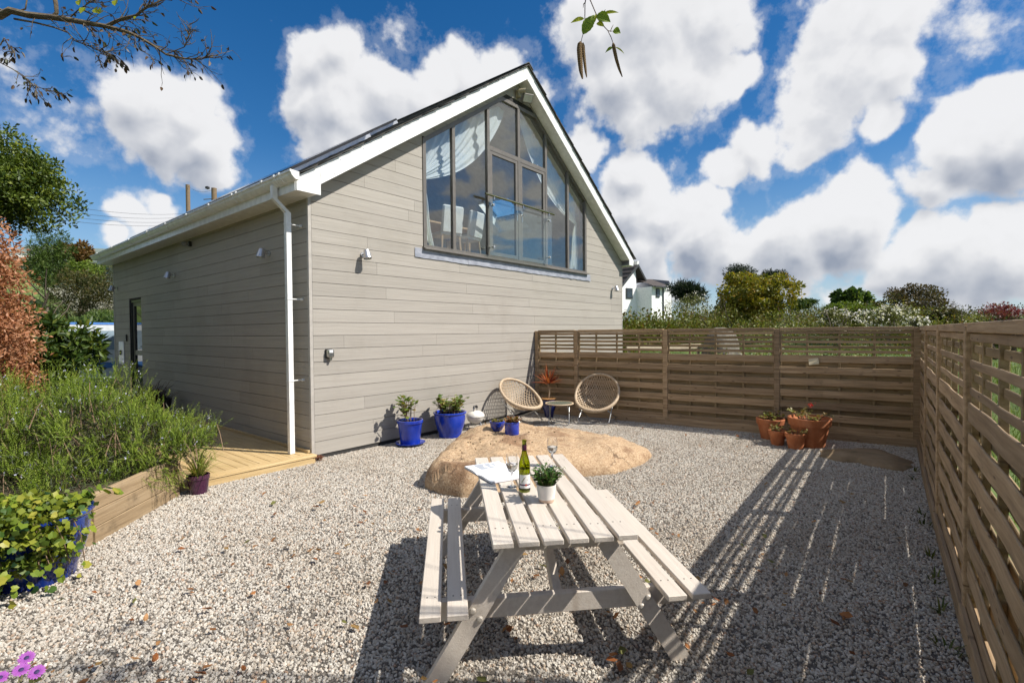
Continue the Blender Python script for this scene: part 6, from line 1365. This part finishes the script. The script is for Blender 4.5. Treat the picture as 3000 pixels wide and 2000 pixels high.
    for k, (b, tip, w, mt) in enumerate((((360, 640), (570, 280), 95, 0), ((575, 420), (600, 250), 20, 1), ((600, 300), (870, 415), 95, 0), ((610, 440), (760, 500), 45, 1), ((385, 345), (135, 430), 38, 1), ((730, 255), (1020, 238), 30, 1), ((910, 580), (1055, 620), 62, 0), ((905, 870), (770, 975), 26, 0), ((960, 870), (1125, 1000), 14, 1))):
        a = Q(*b); e = Q(*tip); d = e - a; s = (CM3 @ Vector((0, 0, 1))).cross(d).normalized(); nn = CM3 @ Vector((0, 0, 1)); W_ = w / 6.272 * d0 / FPX; V = []; T = []; n = 12
        for j in range(n + 1):
            u = j / n; ww = W_ * (math.sin(math.pi * min(1, u ** .75)) + .02) * (1 + .10 * (j % 2)); p = a + d * u + nn * (.004 * math.sin(u * 3)); V += [tuple(p - s * ww + nn * ww * .5), tuple(p + nn * .0006 * (j % 2)), tuple(p + s * ww + nn * ww * .5)]; T += [.2 + .5 * (j % 2)] * 3
        npmesh('leaf', V, [(j * 3 + i, j * 3 + i + 1, j * 3 + i + 4, j * 3 + i + 3) for j in range(n) for i in range(2)], LM[mt], g, T, True)
    br = MB(); top = Q(430, -900); rg = random.Random(2); br.tube([top, top + Vector((.1, -.25, .05)), top + Vector((.6, -1.1, .25)), top + Vector((1.9, -2.0, .05))], [.003, .006, .012, .02], 7)
    br.obj('branch', TW, g, True, ang=60)
    bw = MB(); cen = Vector((-1.25, -6.85, 4.5)) - o; bl = []                # the rest of the spray, above the frame
    for k in range(16):
        p = cen + Vector((rg.gauss(0, .42), rg.gauss(0, .35), rg.gauss(0, .15))); bl.append((p + o, (.16, .16, .13))); bw.tube([top + Vector((1.9, -2.0, .05)), (top + Vector((1.9, -2.0, .05))).lerp(p, .5) + Vector((0, -.1, .2)), p], [.008, .005, .003], 5, False)
    bw.obj('twigs', TW, g); leafcloud('foliage', leafmat('birch_spray', [(.10, .16, .015), (.22, .28, .03)], .45), g, bl, 420, .05, 9, .75, .8, 30, o=o)
overhead()

# ------------------------------------------------------------------ fallen leaves and twigs on the gravel
def litter():
    r = random.Random(77); V = [(0, 0, 0), (.28, .3, .14), (.2, .72, .06), (0, 1, .10), (-.22, .72, .02), (-.28, .3, .16)]
    cols = ((.26, .09, .025), (.36, .15, .05), (.16, .06, .022), (.42, .22, .09), (.28, .17, .06), (.14, .14, .035))
    ms = []
    for i, c in enumerate(cols):
        mt = leafmat('litter_%d' % i, [c, tuple(min(1, q * 1.4) for q in c)], .2, .7)
        for f in (1., -.8): ms.append(MB().add([(x, y - .5, z * f + (0 if f > 0 else .1)) for x, y, z in V], [(0, 1, 2, 3), (0, 3, 4, 5)]).mesh('fallen_leaf', mt))
    def spot():
        while True:
            x = r.uniform(-3.5, 5.6); y = r.uniform(-6.7, -.1)
            if r.random() < .6: x = r.uniform(-3.4, .6); y = r.uniform(-6.4, -2.2)
            if y > -1.2 and x < -1.6: continue
            if (x - 1.55) ** 2 / 3.6 + (y + 2.3) ** 2 / 2.3 < 1: continue
            return x, y
    far = []; n = 0
    while n < 260:
        x, y = spot(); d = math.hypot(x - CP.x, y - CP.y)
        if r.random() > (2.6 / max(2., d)) ** 1.3: far.append((x, y)) if len(far) < 320 else None; continue
        o = inst('fallen_leaf', r.choice(ms), None, (x, y, .032 + r.uniform(0, .012)), (r.gauss(0, .35), r.gauss(0, .35), r.uniform(0, 6.28)), (r.uniform(.035, .078),) * 3); tag(o, 'dry brown fallen leaf lying on the gravel', 'leaf', 'fallen leaves on the gravel'); n += 1
    Vs = []; F = []; T = []
    for (x, y) in far:
        m = Matrix.Translation((x, y, .034)) @ Matrix.Rotation(r.uniform(0, 6.28), 4, 'Z') @ Matrix.Rotation(r.gauss(0, .35), 4, 'X') @ Matrix.Scale(r.uniform(.025, .06), 4); k = len(Vs); Vs += [tuple(m @ Vector(p)) for p in V]; F += [(k, k + 1, k + 2, k + 3), (k, k + 3, k + 4, k + 5)]; T += [r.random()] * 6
    o = npmesh('leaf_litter', Vs, F, leafmat('litter_mix', [(.14, .06, .02), (.26, .11, .04), (.34, .18, .07)], .2, .8), None, T, kind='stuff'); o['label'] = 'scattered small brown leaves farther off on the gravel'
    mb = MB()
    for i in range(60):
        x, y = spot(); a = r.uniform(0, 6.28); L = r.uniform(.05, .22); p = Vector((x, y, .026)); pts = [p]
        for j in range(3): a += r.gauss(0, .3); p = p + Vector((math.cos(a), math.sin(a), r.gauss(0, .02))) * L / 3; p.z = max(.022, p.z); pts.append(p)
        mb.tube(pts, [.0028, .0024, .002, .0012], 4, False)
    o = mb.obj('twig_litter', TWIG, None, kind='stuff'); o['label'] = 'thin dark twigs scattered over the gravel'
    # crumbs of moss on the boulder
    Vs = []; F = []; T = []
    for i in range(70):
        x, y = r.gauss(1.35, .55), r.gauss(-2.3, .28); z = boulder_z(x, y)
        if z < .1: continue
        s = r.uniform(.006, .018)
        for j in range(4):
            k = len(Vs); d = Vector((r.gauss(0, 1), r.gauss(0, 1), r.uniform(.2, 1))).normalized() * s; e = d.cross(Vector((r.gauss(0, 1), r.gauss(0, 1), 0))).normalized() * s * .5; b = Vector((x, y, z)); Vs += [tuple(b), tuple(b + d * .6 + e), tuple(b + d), tuple(b + d * .6 - e)]; F.append((k, k + 1, k + 2, k + 3)); T += [r.random()] * 4
    o = npmesh('moss_crumbs', Vs, F, leafmat('moss_crumb', [(.02, .015, .008), (.06, .05, .02), (.10, .12, .02)], .1, .9), None, T, kind='stuff'); o['label'] = 'dark crumbs of moss strewn over the boulder'
    p = empty('corner_seedling', (.02, -.10, 0), 'small rusty red plant growing at the foot of the house corner', 'plant'); local_plant(p, 22, .09, .11, .028, leafmat('rust_seedling', [(.14, .04, .02), (.26, .09, .04)], .3), BSTEM, 91, 6, .3, .0, .06)
    # weeds along the foot of the side fence
    r2 = np.random.RandomState(6)
    w = empty('fence_weeds', (1.2, -6.62, 0), 'thin grassy weeds along the foot of the right hand fence', 'weeds')
    for k in range(9): q = sub('tuft', w, (rnd.uniform(-2.5, 3.4), .0, 0)); q.location.y = -(q.location.x * -.048) - .02; grassy(q, 9, .11, 0., .07, leafmat('weed_blade%d' % k, [(.06, .09, .015), (.14, .15, .03)], .3), 50 + k)
litter()
